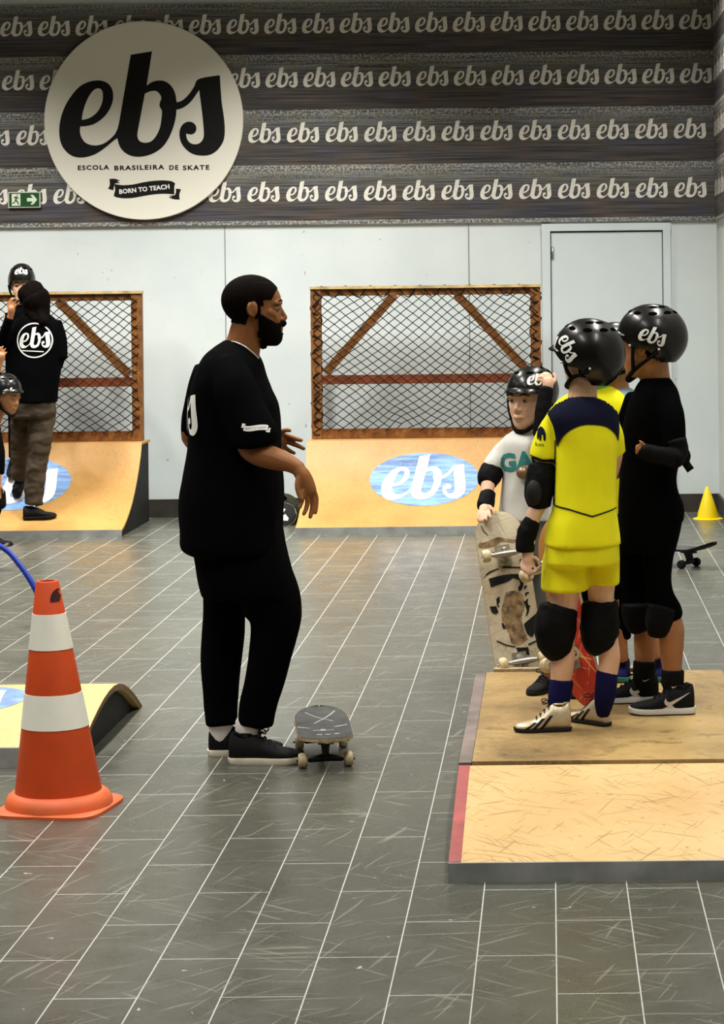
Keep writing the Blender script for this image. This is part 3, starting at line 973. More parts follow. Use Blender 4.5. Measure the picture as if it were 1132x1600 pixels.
# ------------------------------------------------------------------ skateboards
def skateboard(name, L, W, label, mdeck, mtop, mbot, mwheel, mtruck, group='skateboards', kick=0.04, graphics=None, hw=0.026, axle=0.185, er=0.11):
    """built at the origin along +y, wheels on z = 0; the caller places the root"""
    t = thing(name, (0, 0, 0), label, 'skateboard', group)
    zc = 0.098
    th = 0.011
    N = 40
    def z_at(y):
        a = abs(y) - (L / 2 - 0.165)
        return zc + (kick * (a / 0.165) ** 1.5 if a > 0 else 0)
    def hw_at(y):
        a = abs(y) - (L / 2 - er)
        w = W / 2 * (1 - 0.04 * (abs(y) / (L / 2)) ** 2)
        return w if a <= 0 else w * math.sqrt(max(0.0, 1 - (a / er) ** 2.2))
    ys = [-L / 2 * math.cos(PI * i / N) for i in range(N + 1)]
    us = [-1, -0.8, -0.4, 0, 0.4, 0.8, 1]
    def grid(dz):
        g = []
        for y in ys:
            h = max(hw_at(y), 0.004)
            g.append([Vector((u * h, y, z_at(y) + dz + 0.006 * u * u)) for u in us])
        return g
    bm = BM()
    rings = [a + list(reversed(b)) for a, b in zip(grid(th), grid(0))]
    add_rings(bm, rings)
    deck = obj('deck', bm, mdeck, t, True, auto=40)
    for nm, mm, dz in (('grip_sheet', mtop, th + 0.001), ('underside_print', mbot, -0.0008)):
        if mm is None: continue
        bm = BM()
        g = [[Vector((p.x * 0.985, p.y * 0.997, p.z)) for p in r] for r in grid(dz)]
        add_rings(bm, g, cap=False, closed=False)
        s = obj(nm, bm, mm, t, True)
        if nm == 'underside_print': under = s
    for sy in (-1, 1):
        y = sy * (L / 2 - axle)
        bm = BM()
        add_box(bm, (0, y, zc - 0.006), (0.055, 0.082, 0.010))
        add_tube(bm, [(0, y - sy * 0.015, zc - 0.01, 0.020), (0, y - sy * 0.008, 0.06, 0.014), (0, y, hw + 0.006, 0.013)], n=10, sub=2)
        add_tube(bm, [(-0.055, y, hw, 0.008), (-0.02, y, hw + 0.006, 0.013), (0.02, y, hw + 0.006, 0.013), (0.055, y, hw, 0.008)], n=10, sub=3)
        add_cyl(bm, (-0.103, y, hw), (0.103, y, hw), 0.004, 8)
        add_tube(bm, [(0, y + sy * 0.012, zc - 0.012, 0.011), (0, y + sy * 0.02, 0.052, 0.012)], n=10, sub=1)
        obj('truck', bm, mtruck, t, True, auto=40)
        for sx in (-1, 1):
            bm = BM()
            x = sx * 0.080
            rings = []
            for r, dx in ((0.30, -0.016), (0.8, -0.016), (0.96, -0.012), (1, -0.006), (1, 0.006), (0.96, 0.012), (0.8, 0.016), (0.42, 0.016), (0.40, 0.010), (0.15, 0.010)):
                rings.append([Vector((x + sx * dx, y + r * hw * math.cos(2 * PI * k / 20), hw + r * hw * math.sin(2 * PI * k / 20))) for k in range(20)])
            add_rings(bm, rings)
            w = obj('wheel', bm, mwheel, t, True, auto=40)
            bm = BM(); add_cyl(bm, (x + sx * 0.009, y, hw), (x + sx * 0.0135, y, hw), hw * 0.40, 12); obj('bearing', bm, M_dtruck, w, True, auto=40)
    if graphics: graphics(t, deck, under)
    return t

def place(t, M):
    t.matrix_world = M

def basis(o, x, y, z):
    M = Matrix((Vector(x).normalized(), Vector(y).normalized(), Vector(z).normalized())).transposed().to_4x4()
    M.translation = Vector(o)
    return M

# instructor's board, nose away from the viewer
def gfx_instr(t, deck, under):
    mk = mat('chalk_marks', (0.36, 0.36, 0.34), 0.8, var=0.3, vscale=60)
    sh = []
    for (x0, y0), (x1, y1), w in (((-0.055, 0.24), (0.04, 0.09), 0.006), ((0.055, 0.25), (-0.03, 0.06), 0.007), ((-0.092, -0.02), (-0.05, -0.035), 0.013), ((0.04, -0.02), (0.088, 0.0), 0.013),
                                  ((-0.04, -0.075), (0.035, -0.075), 0.010), ((-0.012, -0.06), (0.006, -0.06), 0.022), ((-0.03, -0.15), (-0.01, -0.15), 0.016), ((0.0, -0.15), (0.02, -0.15), 0.012), ((0.032, -0.147), (0.05, -0.147), 0.016)):
        d = (Vector((x1, y1)) - Vector((x0, y0))).normalized(); nn = Vector((-d.y, d.x)) * w / 2
        sh.append(poly2d([[(x0 + nn.x, y0 + nn.y), (x0 - nn.x, y0 - nn.y), (x1 - nn.x, y1 - nn.y), (x1 + nn.x, y1 + nn.y)]]))
    g = [c for c in t.children if c.name.startswith('grip_sheet')][0]
    for q in sh: decal('scrape_mark', q, mk, g, [deck], (0, 0, 0.3), (1, 0, 0), (0, 1, 0), (0, 0, -1), 0.0022, 0.02, 0.1)
b1 = skateboard('skateboard', 0.64, 0.200, 'black skateboard on the floor at the instructor\'s toes', M_ply, M_grip, M_ply, M_wheel, M_dtruck, graphics=gfx_instr, kick=0.014, axle=0.155, er=0.17)
place(b1, Matrix.Translation((-0.832, 8.07, 0.0)) @ Matrix.Rotation(math.radians(8.5), 4, 'Z'))

# pale board held upright by the boy in grey
M_cream = wood_ramp('worn_cream_deck', (0.56, 0.48, 0.34), (0.36, 0.28, 0.17), (0.16, 0.11, 0.06), 0.35, 0.6)
def gfx_pale(t, deck, under):
    # traced in the photo frame, then mapped on the underside: board axis from (815,1050) to (776,797)
    a, b = Vector((825, 1110)), Vector((776, 797))
    ax = (b - a).normalized(); pxl = (b - a).length
    rt = Vector((-ax.y, ax.x))
    def mp(lp, s=5.924, ox=735, oy=790):
        out = []
        for x, y in lp:
            p = Vector((ox + x / s, oy + y / s)) - (a + b) / 2
            out.append((p.dot(rt) / pxl * 0.80, p.dot(ax) / pxl * 0.80))
        return out
    black = [[(170,690),(330,650),(450,645),(495,690),(500,740),(480,790),(455,805),(450,770),(470,740),(455,700),(400,680),(340,720),(190,770)],
             [(500,1110),(620,1010),(645,1100),(580,1230),(530,1200)], [(240,880),(270,850),(275,900),(255,930),(275,960),(250,950)], [(180,950),(240,945),(262,1000),(240,1020),(200,1005)],
             [(500,900),(530,890),(555,960),(540,1020),(515,1040),(530,980)], [(290,1100),(310,1110),(330,1160),(300,1150)],
             [(205,435),(260,455),(330,420),(345,480),(300,470),(260,468),(215,492)],
             [(425,1330),(470,1330),(540,1325),(555,1400),(520,1390),(510,1440),(470,1460),(430,1440),(445,1390)]]
    lines = [[(100,680),(180,620),(260,590),(265,600),(190,632),(108,690)], [(300,575),(490,575),(492,588),(300,588)], [(245,1262),(330,1300),(420,1318),(418,1330),(330,1312),(245,1275)], [(540,1295),(640,1250),(642,1262),(545,1310)],
             [(105,185),(130,240),(170,280),(166,284),(122,245),(98,190)]]
    for q in [poly2d([smooth_loop(mp(l), 2)]) for l in black] + [poly2d([mp(l)]) for l in lines]:
        decal('graphic_mark', q, M_ink, under, [deck], (0, 0, -0.3), (-1, 0, 0), (0, 1, 0), (0, 0, 1), 0.0028, 0.03, 0.1, 9)
    brown = [[(330,820),(420,800),(500,850),(510,950),(480,1050),(500,1150),(540,1250),(450,1310),(380,1290),(350,1180),(300,1100),(290,980),(310,900)],
             [(40,330),(120,350),(250,300),(330,310),(450,320),(400,350),(300,340),(240,380),(150,400),(80,400)]]
    for l in brown:
        decal('scraped_patch', poly2d([smooth_loop(mp(l), 3)]), mat('scraped_brown', (0.20, 0.125, 0.055), 0.8, var=0.75, vscale=45), under, [deck], (0, 0, -0.3), (-1, 0, 0), (0, 1, 0), (0, 0, 1), 0.0018, 0.03, 0.1, 9)
    for k in range(8):
        y_ = 0.19 - k * 0.027
        hgt = 0.009 + 0.004 * ((k * 7) % 3)
        q = poly2d([[(0.062, y_), (0.062 + hgt, y_ + 0.002), (0.062 + hgt, y_ - 0.005), (0.068, y_ - 0.006), (0.068, y_ - 0.013), (0.062, y_ - 0.013)]])
        decal('side_mark', q, M_ink, under, [deck], (0, 0, -0.3), (-1, 0, 0), (0, 1, 0), (0, 0, 1), 0.0028, 0.03, 0.1, 9)
b2 = skateboard('skateboard', 0.80, 0.205, 'scuffed cream skateboard held upright by the boy in the grey T-shirt', M_ply, M_grip, M_cream, M_wheel, M_truck, graphics=gfx_pale, kick=0.028)
lo, hi = PZ(825, 1108, 0.015), P(776, 797, 9.04)
yv = (hi - lo).normalized()
zv = (Vector((-0.20, 1, 0)) - yv * Vector((-0.20, 1, 0)).dot(yv)).normalized()     # top side faces away
xv = yv.cross(zv)
place(b2, basis((lo + hi) / 2 - zv * 0.098, xv, yv, zv) )

# red board standing between the children
M_redd = wood_ramp('scraped_red_deck', (0.62, 0.035, 0.018), (0.50, 0.03, 0.015), (0.75, 0.55, 0.2), 0.9, 0.05)
_t = M_redd.node_tree; _b = _t.nodes['Principled BSDF']
_src = _b.inputs['Base Color'].links[0].from_socket
_sx = _t.nodes.new('ShaderNodeSeparateXYZ'); _t.links.new(_t.nodes['Texture Coordinate'].outputs['Object'], _sx.inputs[0])
_g = _t.nodes.new('ShaderNodeMath'); _g.operation = 'GREATER_THAN'; _g.inputs[1].default_value = 0.06; _t.links.new(_sx.outputs['Y'], _g.inputs[0])
_mx = _t.nodes.new('ShaderNodeMix'); _mx.data_type = 'RGBA'; _mx.inputs[7].default_value = (0.40, 0.17, 0.035, 1)
_t.links.new(_g.outputs[0], _mx.inputs[0]); _t.links.new(_src, _mx.inputs[6]); _t.links.new(_mx.outputs[2], _b.inputs['Base Color'])
b3 = skateboard('skateboard', 0.70, 0.19, 'red skateboard standing on end between the legs in yellow shorts', M_ply, M_grip, M_redd, M_wheel, M_truck, kick=0.03)
lo, hi = PZ(918, 1106, PLZ + 0.020), P(850, 812, 8.10)
yv = (hi - lo).normalized()
nv = Vector((-0.80, -0.60, 0.0))                # underside faces left and towards the viewer
zv = -(nv - yv * nv.dot(yv)).normalized()
xv = yv.cross(zv)
place(b3, basis((lo + hi) / 2 - zv * 0.098, xv, yv, zv))

# black board on the floor behind the boy in black
b4 = skateboard('skateboard', 0.80, 0.20, 'black skateboard on the floor far right behind the boy in black', M_bwheel, M_grip, M_bwheel, M_bwheel, M_dtruck, kick=0.05)
nose = PZ(1098, 886, 0)
place(b4, Matrix.Translation((nose.x - 0.25, nose.y + 0.12, 0)) @ Matrix.Rotation(math.radians(52), 4, 'Z'))
b5 = skateboard('skateboard', 0.80, 0.20, 'skateboard at the left picture edge behind the blue tube', M_ply, M_grip, M_bwheel, M_bwheel, M_truck, kick=0.05)
nose = PZ(13, 890, 0)
place(b5, Matrix.Translation((nose.x - 0.40, nose.y, 0)) @ Matrix.Rotation(-PI / 2, 4, 'Z'))
# board on edge against the bag by the wall
def gfx_edge(t, deck, under):
    sh = [poly2d([l]) for l in ([(-0.05, 0.33), (-0.03, 0.335), (0.0, 0.31), (-0.02, 0.28), (-0.05, 0.30)], [(0.0, 0.29), (0.04, 0.31), (0.05, 0.27), (0.02, 0.26)], [(-0.05, 0.27), (-0.03, 0.27), (-0.03, 0.24), (-0.05, 0.24)])]
    for q in sh: decal('printed_mark', q, mat('worn_white_paint', (1, 1, 1)), under, [deck], (0, 0, -0.3), (1, 0, 0), (0, 1, 0), (0, 0, 1), 0.002, 0.03, 0.1, 9)
b6 = skateboard('skateboard', 0.78, 0.20, 'black skateboard on its edge against the olive bag by the left ramp side', M_ply, M_grip, M_bwheel, M_bwheel, M_dtruck, graphics=gfx_edge, kick=0.02)
bp_ = PZ(415, 823, 0)
be_ = PZ(377, 823, 0)
zv = Vector((0, 0.86, -0.5))
yv = Vector((1, 0, 0)); xv = yv.cross(zv)
place(b6, basis(be_ + Vector((0.0, 0.0, 0.062)) - zv * 0.098 + Vector((0, 0.06, 0.022)), xv, yv, zv))
# olive bag
bc = bp_ + Vector((0.02, 0.30, 0))
bag = thing('backpack', bc, 'dark olive bag lying on the floor beside the middle quarter pipe', 'bag')
bm = BM()
rings = []
for z, a, b_ in ((0.0, 0.20, 0.11), (0.03, 0.225, 0.125), (0.12, 0.22, 0.12), (0.17, 0.19, 0.10), (0.205, 0.14, 0.065), (0.215, 0.08, 0.03)):
    rings.append(sellipse(bc + Vector((-0.02 * z / 0.2, 0, z)), Vector((1, 0, 0)), Vector((0, 1, 0)), a, b_, 32, 3))
add_rings(bm, rings)
fuse('bag_body', bm, M_olive, bag, 0.012, 4, 0.006, (14, 14, 14))
bm = BM(); add_tube(bm, [(*(bc + Vector(v)), 0.012) for v in ((-0.12, -0.08, 0.19), (-0.08, -0.13, 0.23), (0.06, -0.13, 0.22), (0.10, -0.08, 0.18))], n=8); obj('carry_strap', bm, M_strap, bag)
# ------------------------------------------------------------------ people
class Fig:
    def __init__(s, d): s.d = d
    def p(s, px, py, dd=0.0): return P(px, py, s.d + dd)
    def w(s, pts):
        out = []
        for px, py, dd, r in pts:
            d = s.d + dd
            out.append((*P(px, py, d), r * d / F))
        return out
    def limb(s, bm, pts, n=14, sub=4, cap=0.5): add_tube(bm, s.w(pts), n, sub, cap)
    def torso(s, bm, rows, e=2.5, n=32, grow=0.0, sub=4):
        q = catmull([tuple(r) + (0.0,) * (5 - len(r)) for r in rows], sub)
        rings = []
        for py, xl, xr, hd, dd in q:
            c = P((xl + xr) / 2, py, s.d + dd)
            a = (xr - xl) / 2 * (s.d + dd) / F
            rings.append(sellipse(c, Vector((1, 0, 0)), Vector((0, 1, 0)), max(a + grow, 0.01), max(hd + grow, 0.01), n, e))
        add_rings(bm, rings)

def headM(base, theta, hh, pitch=0.0, roll=0.0):
    """theta: 0 faces the viewer, -90 faces left, 90 faces right"""
    f = math.radians(theta)
    return (Matrix.Translation(base) @ Matrix.Rotation(f + PI, 4, 'Z') @ Matrix.Rotation(math.radians(pitch), 4, 'X')
            @ Matrix.Rotation(math.radians(roll), 4, 'Y') @ Matrix.Scale(hh, 4))

def add_head(bm, M, child=False, beard=0.0):
    T = lambda v: M @ Vector(v)
    add_ellipsoid(bm, (0, -0.055, 0.63), (0.325, 0.43, 0.365), M, 24, 16)
    prof = [(0.00, 0.06, 0.33, 0.10), (0.05, 0.00, 0.375, 0.165), (0.12, -0.05, 0.385, 0.21), (0.20, -0.12, 0.385, 0.245), (0.30, -0.2, 0.385, 0.275),
            (0.42, -0.3, 0.385, 0.295), (0.52, -0.32, 0.37, 0.30), (0.60, -0.32, 0.385, 0.31), (0.70, -0.3, 0.375, 0.315), (0.80, -0.28, 0.325, 0.29), (0.88, -0.2, 0.25, 0.24)]
    if child: prof = [(z, b, f_ - (0.012 if z < 0.3 else 0), w * (1.04 if z > 0.25 else 0.95)) for z, b, f_, w in prof]
    rings = []
    for z, b, f_, w in catmull(prof, 2):
        c = (b + f_) / 2
        ring = []
        for k in range(28):
            a = 2 * PI * k / 28
            cs, sn = math.cos(a), math.sin(a)
            x = w * math.copysign(abs(cs) ** 0.85, cs)
            y = c + (f_ - b) / 2 * math.copysign(abs(sn) ** 0.9, sn)
            if sn > 0: x *= 1 - 0.16 * sn ** 2
            ring.append(T((x, y, z)))
        rings.append(ring)
    add_rings(bm, rings)
    sc = M.to_scale().x
    def tb(pts, n=10): add_tube(bm, [(*T(p[:3]), p[3] * sc) for p in pts], n=n, sub=3, cap=0.9)
    nl = 0.85 if child else 1.0
    tb([(0, 0.350, 0.555, 0.034), (0, 0.355 + 0.045 * nl, 0.46, 0.040), (0, 0.355 + 0.085 * nl, 0.385, 0.046)])
    tb([(-0.060, 0.380, 0.362, 0.032), (0, 0.365 + 0.065 * nl, 0.355, 0.037), (0.060, 0.380, 0.362, 0.032)])
    tb([(-0.11, 0.345, 0.222, 0.016), (-0.05, 0.385, 0.242, 0.030), (0, 0.398, 0.240, 0.030), (0.05, 0.385, 0.242, 0.030), (0.11, 0.345, 0.222, 0.016)])
    tb([(-0.09, 0.345, 0.205, 0.018), (0, 0.388, 0.190, 0.036), (0.09, 0.345, 0.205, 0.018)])
    tb([(-0.22, 0.315, 0.595, 0.028), (-0.12, 0.365, 0.612, 0.036), (0, 0.375, 0.60, 0.030), (0.12, 0.365, 0.612, 0.036), (0.22, 0.315, 0.595, 0.028)])
    for s in (-1, 1):
        tb([(s * 0.13, 0.285, 0.36, 0.075), (s * 0.17, 0.265, 0.43, 0.07), (s * 0.20, 0.20, 0.46, 0.08)])                     # cheek
        R = Matrix.Rotation(s * -0.35, 4, 'Z')
        add_ellipsoid(bm, (0, 0, 0), (0.030, 0.085, 0.125), M @ Matrix.Translation((s * 0.325, -0.03, 0.50)) @ R, 14, 10)
        tb([(s * 0.345, -0.07, 0.58, 0.022), (s * 0.365, -0.09, 0.53, 0.024), (s * 0.355, -0.08, 0.44, 0.022), (s * 0.33, -0.02, 0.40, 0.024)])

def eyes(M, parent, skin, brow=True):
    for s in (-1, 1):
        bm = BM(); add_ellipsoid(bm, (s * 0.135, 0.318, 0.525), (0.058, 0.055, 0.030), M, 16, 12)
        e = obj('eye', bm, M_eyew, parent)
        bm = BM(); add_ellipsoid(bm, (s * 0.135 - 0.004, 0.346, 0.525), (0.034, 0.032, 0.031), M, 12, 8); obj('iris', bm, M_iris, e)
        sc = M.to_scale().x
        if brow:
            bm = BM()
            add_tube(bm, [(*(M @ Vector((s * 0.05, 0.395, 0.605))), 0.008 * sc), (*(M @ Vector((s * 0.13, 0.383, 0.645))), 0.013 * sc), (*(M @ Vector((s * 0.22, 0.335, 0.615))), 0.007 * sc)], n=8, sub=3)
            obj('eyebrow', bm, M_hair, parent)
        bm = BM()
        add_tube(bm, [(*(M @ Vector((s * 0.075, 0.366, 0.535))), 0.007 * sc), (*(M @ Vector((s * 0.135, 0.385, 0.565))), 0.011 * sc), (*(M @ Vector((s * 0.20, 0.345, 0.538))), 0.007 * sc)], n=6, sub=3)
        obj('eyelid', bm, skin, e)

def shell(name, src, M, pred, m, parent, off=0.004):
    """hair or beard: the part of a body surface picked in head space, lifted along its normals"""
    Mi = M.inverted()
    o0 = woff(src)
    bm = BM()
    bm.from_mesh(src.data)
    bm.normal_update()
    dead = [v for v in bm.verts if not pred(Mi @ (v.co + o0))]
    bmesh.ops.delete(bm, geom=dead, context='VERTS')
    bm.normal_update()
    for v in bm.verts: v.co += v.normal * off
    ext = bmesh.ops.extrude_face_region(bm, geom=list(bm.faces))
    for g in ext['geom']:
        if isinstance(g, bmesh.types.BMVert): g.co -= g.normal * (off + 0.004)
    for v in bm.verts: v.co += o0
    return obj(name, bm, m, parent, True)

def shoe(parent, heel, dr, L, kind, pitch=0.0, up_k=1.0):
    """heel: point on the ground under the heel; dr: horizontal direction of the toe"""
    dr = Vector((dr[0], dr[1], 0)).normalized()
    y = (dr * math.cos(pitch) + Vector((0, 0, math.sin(pitch)))).normalized()
    x = y.cross(Vector((0, 0, 1))).normalized()
    z = x.cross(y)
    M = basis(heel, x, y, z)
    T = lambda v: M @ (Vector(v) * L)
    upper_m, sole_m = {'skate': (M_dshoe, M_sole), 'cleat': (M_gold, M_rubber), 'run': (M_dshoe, M_wsole), 'dark': (M_dshoe, M_rubber),
                       'tealrun': (M_navysock, M_teal)}[kind]
    sh = {'skate': 0.085, 'cleat': 0.07, 'run': 0.10, 'dark': 0.06, 'tealrun': 0.09}[kind]
    hk = {'skate': 1.30, 'cleat': 1.75, 'run': 1.45, 'dark': 1.30, 'tealrun': 1.3}[kind] * up_k
    prof = [(0.005, 0.085, 0.20), (0.025, 0.115, 0.265), (0.08, 0.135, 0.27), (0.18, 0.140, 0.25), (0.30, 0.140, 0.255), (0.42, 0.148, 0.245), (0.55, 0.165, 0.205),
            (0.68, 0.178, 0.165), (0.80, 0.172, 0.14), (0.90, 0.145, 0.12), (0.97, 0.095, 0.10), (1.0, 0.04, 0.08)]
    bm = BM()
    rings = []
    for t, w, h in catmull(prof, 3):
        kk = 1 + (hk - 1) * min(1, max(0, (0.66 - t) / 0.34))
        h = sh + (h * kk - 0.03)
        z0 = sh * 0.5
        ring = []
        for k in range(24):
            a = 2 * PI * k / 24
            cs, sn = math.cos(a), math.sin(a)
            xx = w * math.copysign(abs(cs) ** 0.75, cs)
            if sn > 0: xx *= (1 - 0.42 * sn ** 1.5)
            ring.append(T((xx, t, z0 + (h - z0) * (0.5 + 0.5 * math.copysign(abs(sn) ** 0.8, sn)))))
        rings.append(ring)
    add_rings(bm, rings)
    up = obj('shoe', bm, upper_m, parent, True)
    out = []
    pts = [(0.0, 0.06), (-0.015, 0.0), (0.0, -0.06), (0.03, -0.115), (0.12, -0.14), (0.3, -0.142), (0.5, -0.16), (0.68, -0.18), (0.82, -0.172), (0.92, -0.14), (0.99, -0.085), (1.025, 0.0),
           (0.99, 0.085), (0.92, 0.14), (0.82, 0.172), (0.68, 0.18), (0.5, 0.16), (0.3, 0.142), (0.12, 0.14), (0.03, 0.115)]
    lp = smooth_loop(pts, 2, 80)
    bm = BM()
    rings = []
    spring = lambda t: 0.02 * max(0, (t - 0.75) / 0.25) ** 2
    for zz, g in ((0.0, 0.97), (0.012, 1.0), (sh - 0.01, 1.03), (sh, 1.0)):
        rings.append([T((xx * g, 0.5 + (t - 0.5) * (1 + (g - 1) * 0.5), zz + spring(t) + (0.02 * max(0, (0.2 - t) / 0.2) if (zz > 0.05 and kind == 'run') else 0))) for t, xx in lp])
    add_rings(bm, rings)
    obj('sole', bm, sole_m, up, True, auto=40)
    if kind in ('run',):
        bm = BM()
        rings = []
        for zz, g in ((-0.001, 0.99), (0.02, 1.012)):
            rings.append([T((xx * g, t, zz + spring(t))) for t, xx in lp])
        add_rings(bm, rings)
        obj('outsole', bm, M_rubber, up, True, auto=40)
    # collar rim
    bm = BM()
    zt_ = sh + 0.25 * hk - 0.03
    q = [T((0.085 * math.cos(a), 0.19 + 0.125 * math.sin(a), zt_ + 0.012 * math.sin(a + PI / 2) ** 2 + (0.02 if math.sin(a) < -0.5 else 0))) for a in [2 * PI * k / 20 for k in range(21)]]
    add_tube(bm, [(*p, 0.018 * L) for p in q], n=8, sub=1, cap=0)
    obj('collar', bm, upper_m, up)
    # laces
    bm = BM()
    for t in (0.40, 0.47, 0.54, 0.61):
        h = sh + (1 + (hk - 1) * min(1, max(0, (0.66 - t) / 0.34))) * (0.250 - (t - 0.40) * 0.36) - 0.012
        add_tube(bm, [(*T((-0.075, t + 0.015, h - 0.025)), 0.011 * L), (*T((0, t, h + 0.012)), 0.012 * L), (*T((0.075, t + 0.015, h - 0.025)), 0.011 * L)], n=6, sub=3)
    for s in (-1, 1):
        h = sh + hk * 0.245
        add_tube(bm, [(*T((0, 0.40, h)), 0.010 * L), (*T((s * 0.06, 0.43, h + 0.06)), 0.010 * L), (*T((s * 0.12, 0.50, h + 0.05)), 0.010 * L), (*T((s * 0.10, 0.50, h)), 0.010 * L), (*T((0, 0.41, h)), 0.010 * L)], n=6, sub=4)
    obj('laces', bm, M_rubber if kind != 'run' else M_bsock, up)
    return up, M, L

SWOOSH = poly2d([smooth_loop([(-0.5, 0.02), (-0.47, -0.10), (-0.36, -0.16), (-0.2, -0.13), (0.5, 0.20), (-0.18, 0.0), (-0.32, -0.02), (-0.40, 0.03), (-0.42, 0.12)], 3)])

def helmet(parent, c, theta, a=0.105, b=0.128, h=0.12, pitch=0.0, roll=0.0, logos=(), visor=True, chin=None, back_drop=0.085):
    """skate helmet; c is the centre of the dome; logos: list of (azimuth from the front in degrees, elevation, width, tilt)"""
    f = math.radians(theta)
    M = Matrix.Translation(c) @ Matrix.Rotation(f + PI, 4, 'Z') @ Matrix.Rotation(math.radians(pitch), 4, 'X') @ Matrix.Rotation(math.radians(roll), 4, 'Y')
    NP, NT_ = 56, 16
    def rim(ph):           # ph: 0 = front
        cc = math.cos(ph)
        z = 0.002 if cc > 0.55 else None
        fr, sd, bk = 0.004, -0.040, -back_drop
        if cc > 0: v = sd + (fr - sd) * min(1, max(0, (cc - 0.25) / 0.5)) ** 1.0 if cc > 0.25 else sd
        else: v = sd + (bk - sd) * min(1, max(0, (-cc - 0.15) / 0.45)) if cc < -0.15 else sd
        return v
    def pt(ph, th, g=0.0):
        s = math.sin(th)
        e = 0.94
        x = (a + g) * math.copysign(abs(s) ** e, s) * math.sin(ph)
        y = (b + g) * math.copysign(abs(s) ** e, s) * math.cos(ph)
        z = (h + g) * math.cos(th)
        if z < 0: k = 1 - 0.10 * (z / h) ** 2; x *= k; y *= k
        return M @ Vector((x, y, z))
    bm = BM()
    outer, inner = [], []
    top = bm.verts.new(pt(0, 0)); topi = bm.verts.new(pt(0, 0, -0.016))
    for i in range(NP):
        ph = 2 * PI * i / NP
        thr = math.acos(max(-0.98, min(0.98, rim(ph) / h)))
        outer.append([bm.verts.new(pt(ph, thr * k / NT_)) for k in range(1, NT_ + 1)])
        inner.append([bm.verts.new(pt(ph, thr * k / NT_, -0.016)) for k in range(1, NT_ + 1)])
    for i in range(NP):
        j = (i + 1) % NP
        bm.faces.new((top, outer[i][0], outer[j][0])); bm.faces.new((topi, inner[j][0], inner[i][0]))
        for k in range(NT_ - 1):
            bm.faces.new((outer[i][k], outer[i][k + 1], outer[j][k + 1], outer[j][k]))
            bm.faces.new((inner[i][k], inner[j][k], inner[j][k + 1], inner[i][k + 1]))
        bm.faces.new((outer[i][-1], inner[i][-1], inner[j][-1], outer[j][-1]))
    H = obj('helmet', bm, M_helmet, parent, True, auto=60)
    # vents
    for az in (-150, -110, -65, -25, 25, 65, 110, 150, 180):
        for el, w, hh_ in ((48, 0.013, 0.008),) + (((66, 0.012, 0.0075),) if az % 2 == 0 and abs(az) in (150, 110) else ()):
            A = math.radians(az); E = math.radians(el)
            dirl = Vector((math.sin(A) * math.cos(E), math.cos(A) * math.cos(E), math.sin(E)))
            N = (M.to_3x3() @ -dirl).normalized()
            U = (M.to_3x3() @ Vector((math.cos(A), -math.sin(A), 0))).normalized()
            V = N.cross(U) * -1
            decal('vent', ellipse2d(w * 1.25, hh_, 20), M_vent, H, [H], c, U, V, N, 0.0012, 0.01, 0.3)
    if visor:
        bm = BM()
        rr = []
        for i in range(19):
            ph = math.radians(-62 + 124 * i / 18)
            k = math.cos(math.radians(-90 + 180 * i / 18)) ** 0.7 if 0 < i < 18 else 0
            p0 = Vector(((a - 0.003) * math.sin(ph), (b - 0.003) * math.cos(ph), 0.004 + 0.006 * k))
            o = Vector((math.sin(ph), math.cos(ph), 0)) * (0.003 + 0.018 * k)
            q = p0 + o + Vector((0, 0, -0.003 * k))
            rr.append([M @ (p0 + Vector((0, 0, 0.014 * k + 0.002))), M @ (q + Vector((0, 0, 0.002))), M @ (q - Vector((0, 0, 0.002))), M @ (p0 - Vector((0, 0, 0.004)))])
        add_rings(bm, rr)
        obj('visor', bm, M_helmet, H, True, auto=60)
    for az, el, w, tilt in logos:
        A = math.radians(az); E = math.radians(el)
        dirl = Vector((math.sin(A) * math.cos(E), math.cos(A) * math.cos(E), math.sin(E)))
        N = (M.to_3x3() @ -dirl).normalized()
        zl = (M.to_3x3() @ Vector((0, 0, 1)))
        V = (zl - N * zl.dot(N)).normalized()
        U = N.cross(V)
        R = Matrix.Rotation(math.radians(tilt), 3, N)
        decal('logo_lettering', xf2d(EBS, w), M_white, H, [H], Vector(c), R @ U, R @ V, N, 0.0014, 0.008, 0.3, 6)
    if chin is not None:
        ch = Vector(chin)
        bm = BM()
        loc = lambda v: M @ Vector(v)
        for s in (-1, 1):
            A0 = loc((s * (a - 0.008), 0.035, -0.035)); A1 = loc((s * (a - 0.010), -0.055, -0.050))
            J = ch + (M.to_3x3() @ Vector((s * 0.062, -0.035, 0.035)))
            add_tube(bm, [(*A0, 0.0065), (*((A0 + J) / 2 + (M.to_3x3() @ Vector((s * 0.006, 0, 0)))), 0.0065), (*J, 0.0075)], n=8, sub=3)
            add_tube(bm, [(*A1, 0.006), (*((A1 + J) / 2 + (M.to_3x3() @ Vector((s * 0.006, 0, 0)))), 0.006), (*J, 0.0075)], n=8, sub=3)
            add_tube(bm, [(*J, 0.008), (*(ch + (M.to_3x3() @ Vector((s * 0.03, 0.0, 0.004)))), 0.008), (*(ch + (M.to_3x3() @ Vector((0, 0.004, -0.004)))), 0.009)], n=8, sub=3)
        obj('strap', bm, M_strap, H)
    for s in (-1, 1):
        for v in ((s * (a * 0.985), 0.045, -0.028), (s * (a * 0.92), -0.062, -0.038)):
            bm = BM(); add_ellipsoid(bm, M @ Vector(v), (0.0045, 0.0045, 0.0045), None, 10, 8); obj('rivet', bm, M_silver, H)
    return H, M

def fingers(fig, bm, lists, n=9, cap=0.9):
    k = 0.90 if fig.d == 8.02 else 0.76        # an adult's fingers are the thicker ones
    for l in lists: fig.limb(bm, [(x, y, d, r * k) for x, y, d, r in l], n, 3, cap)

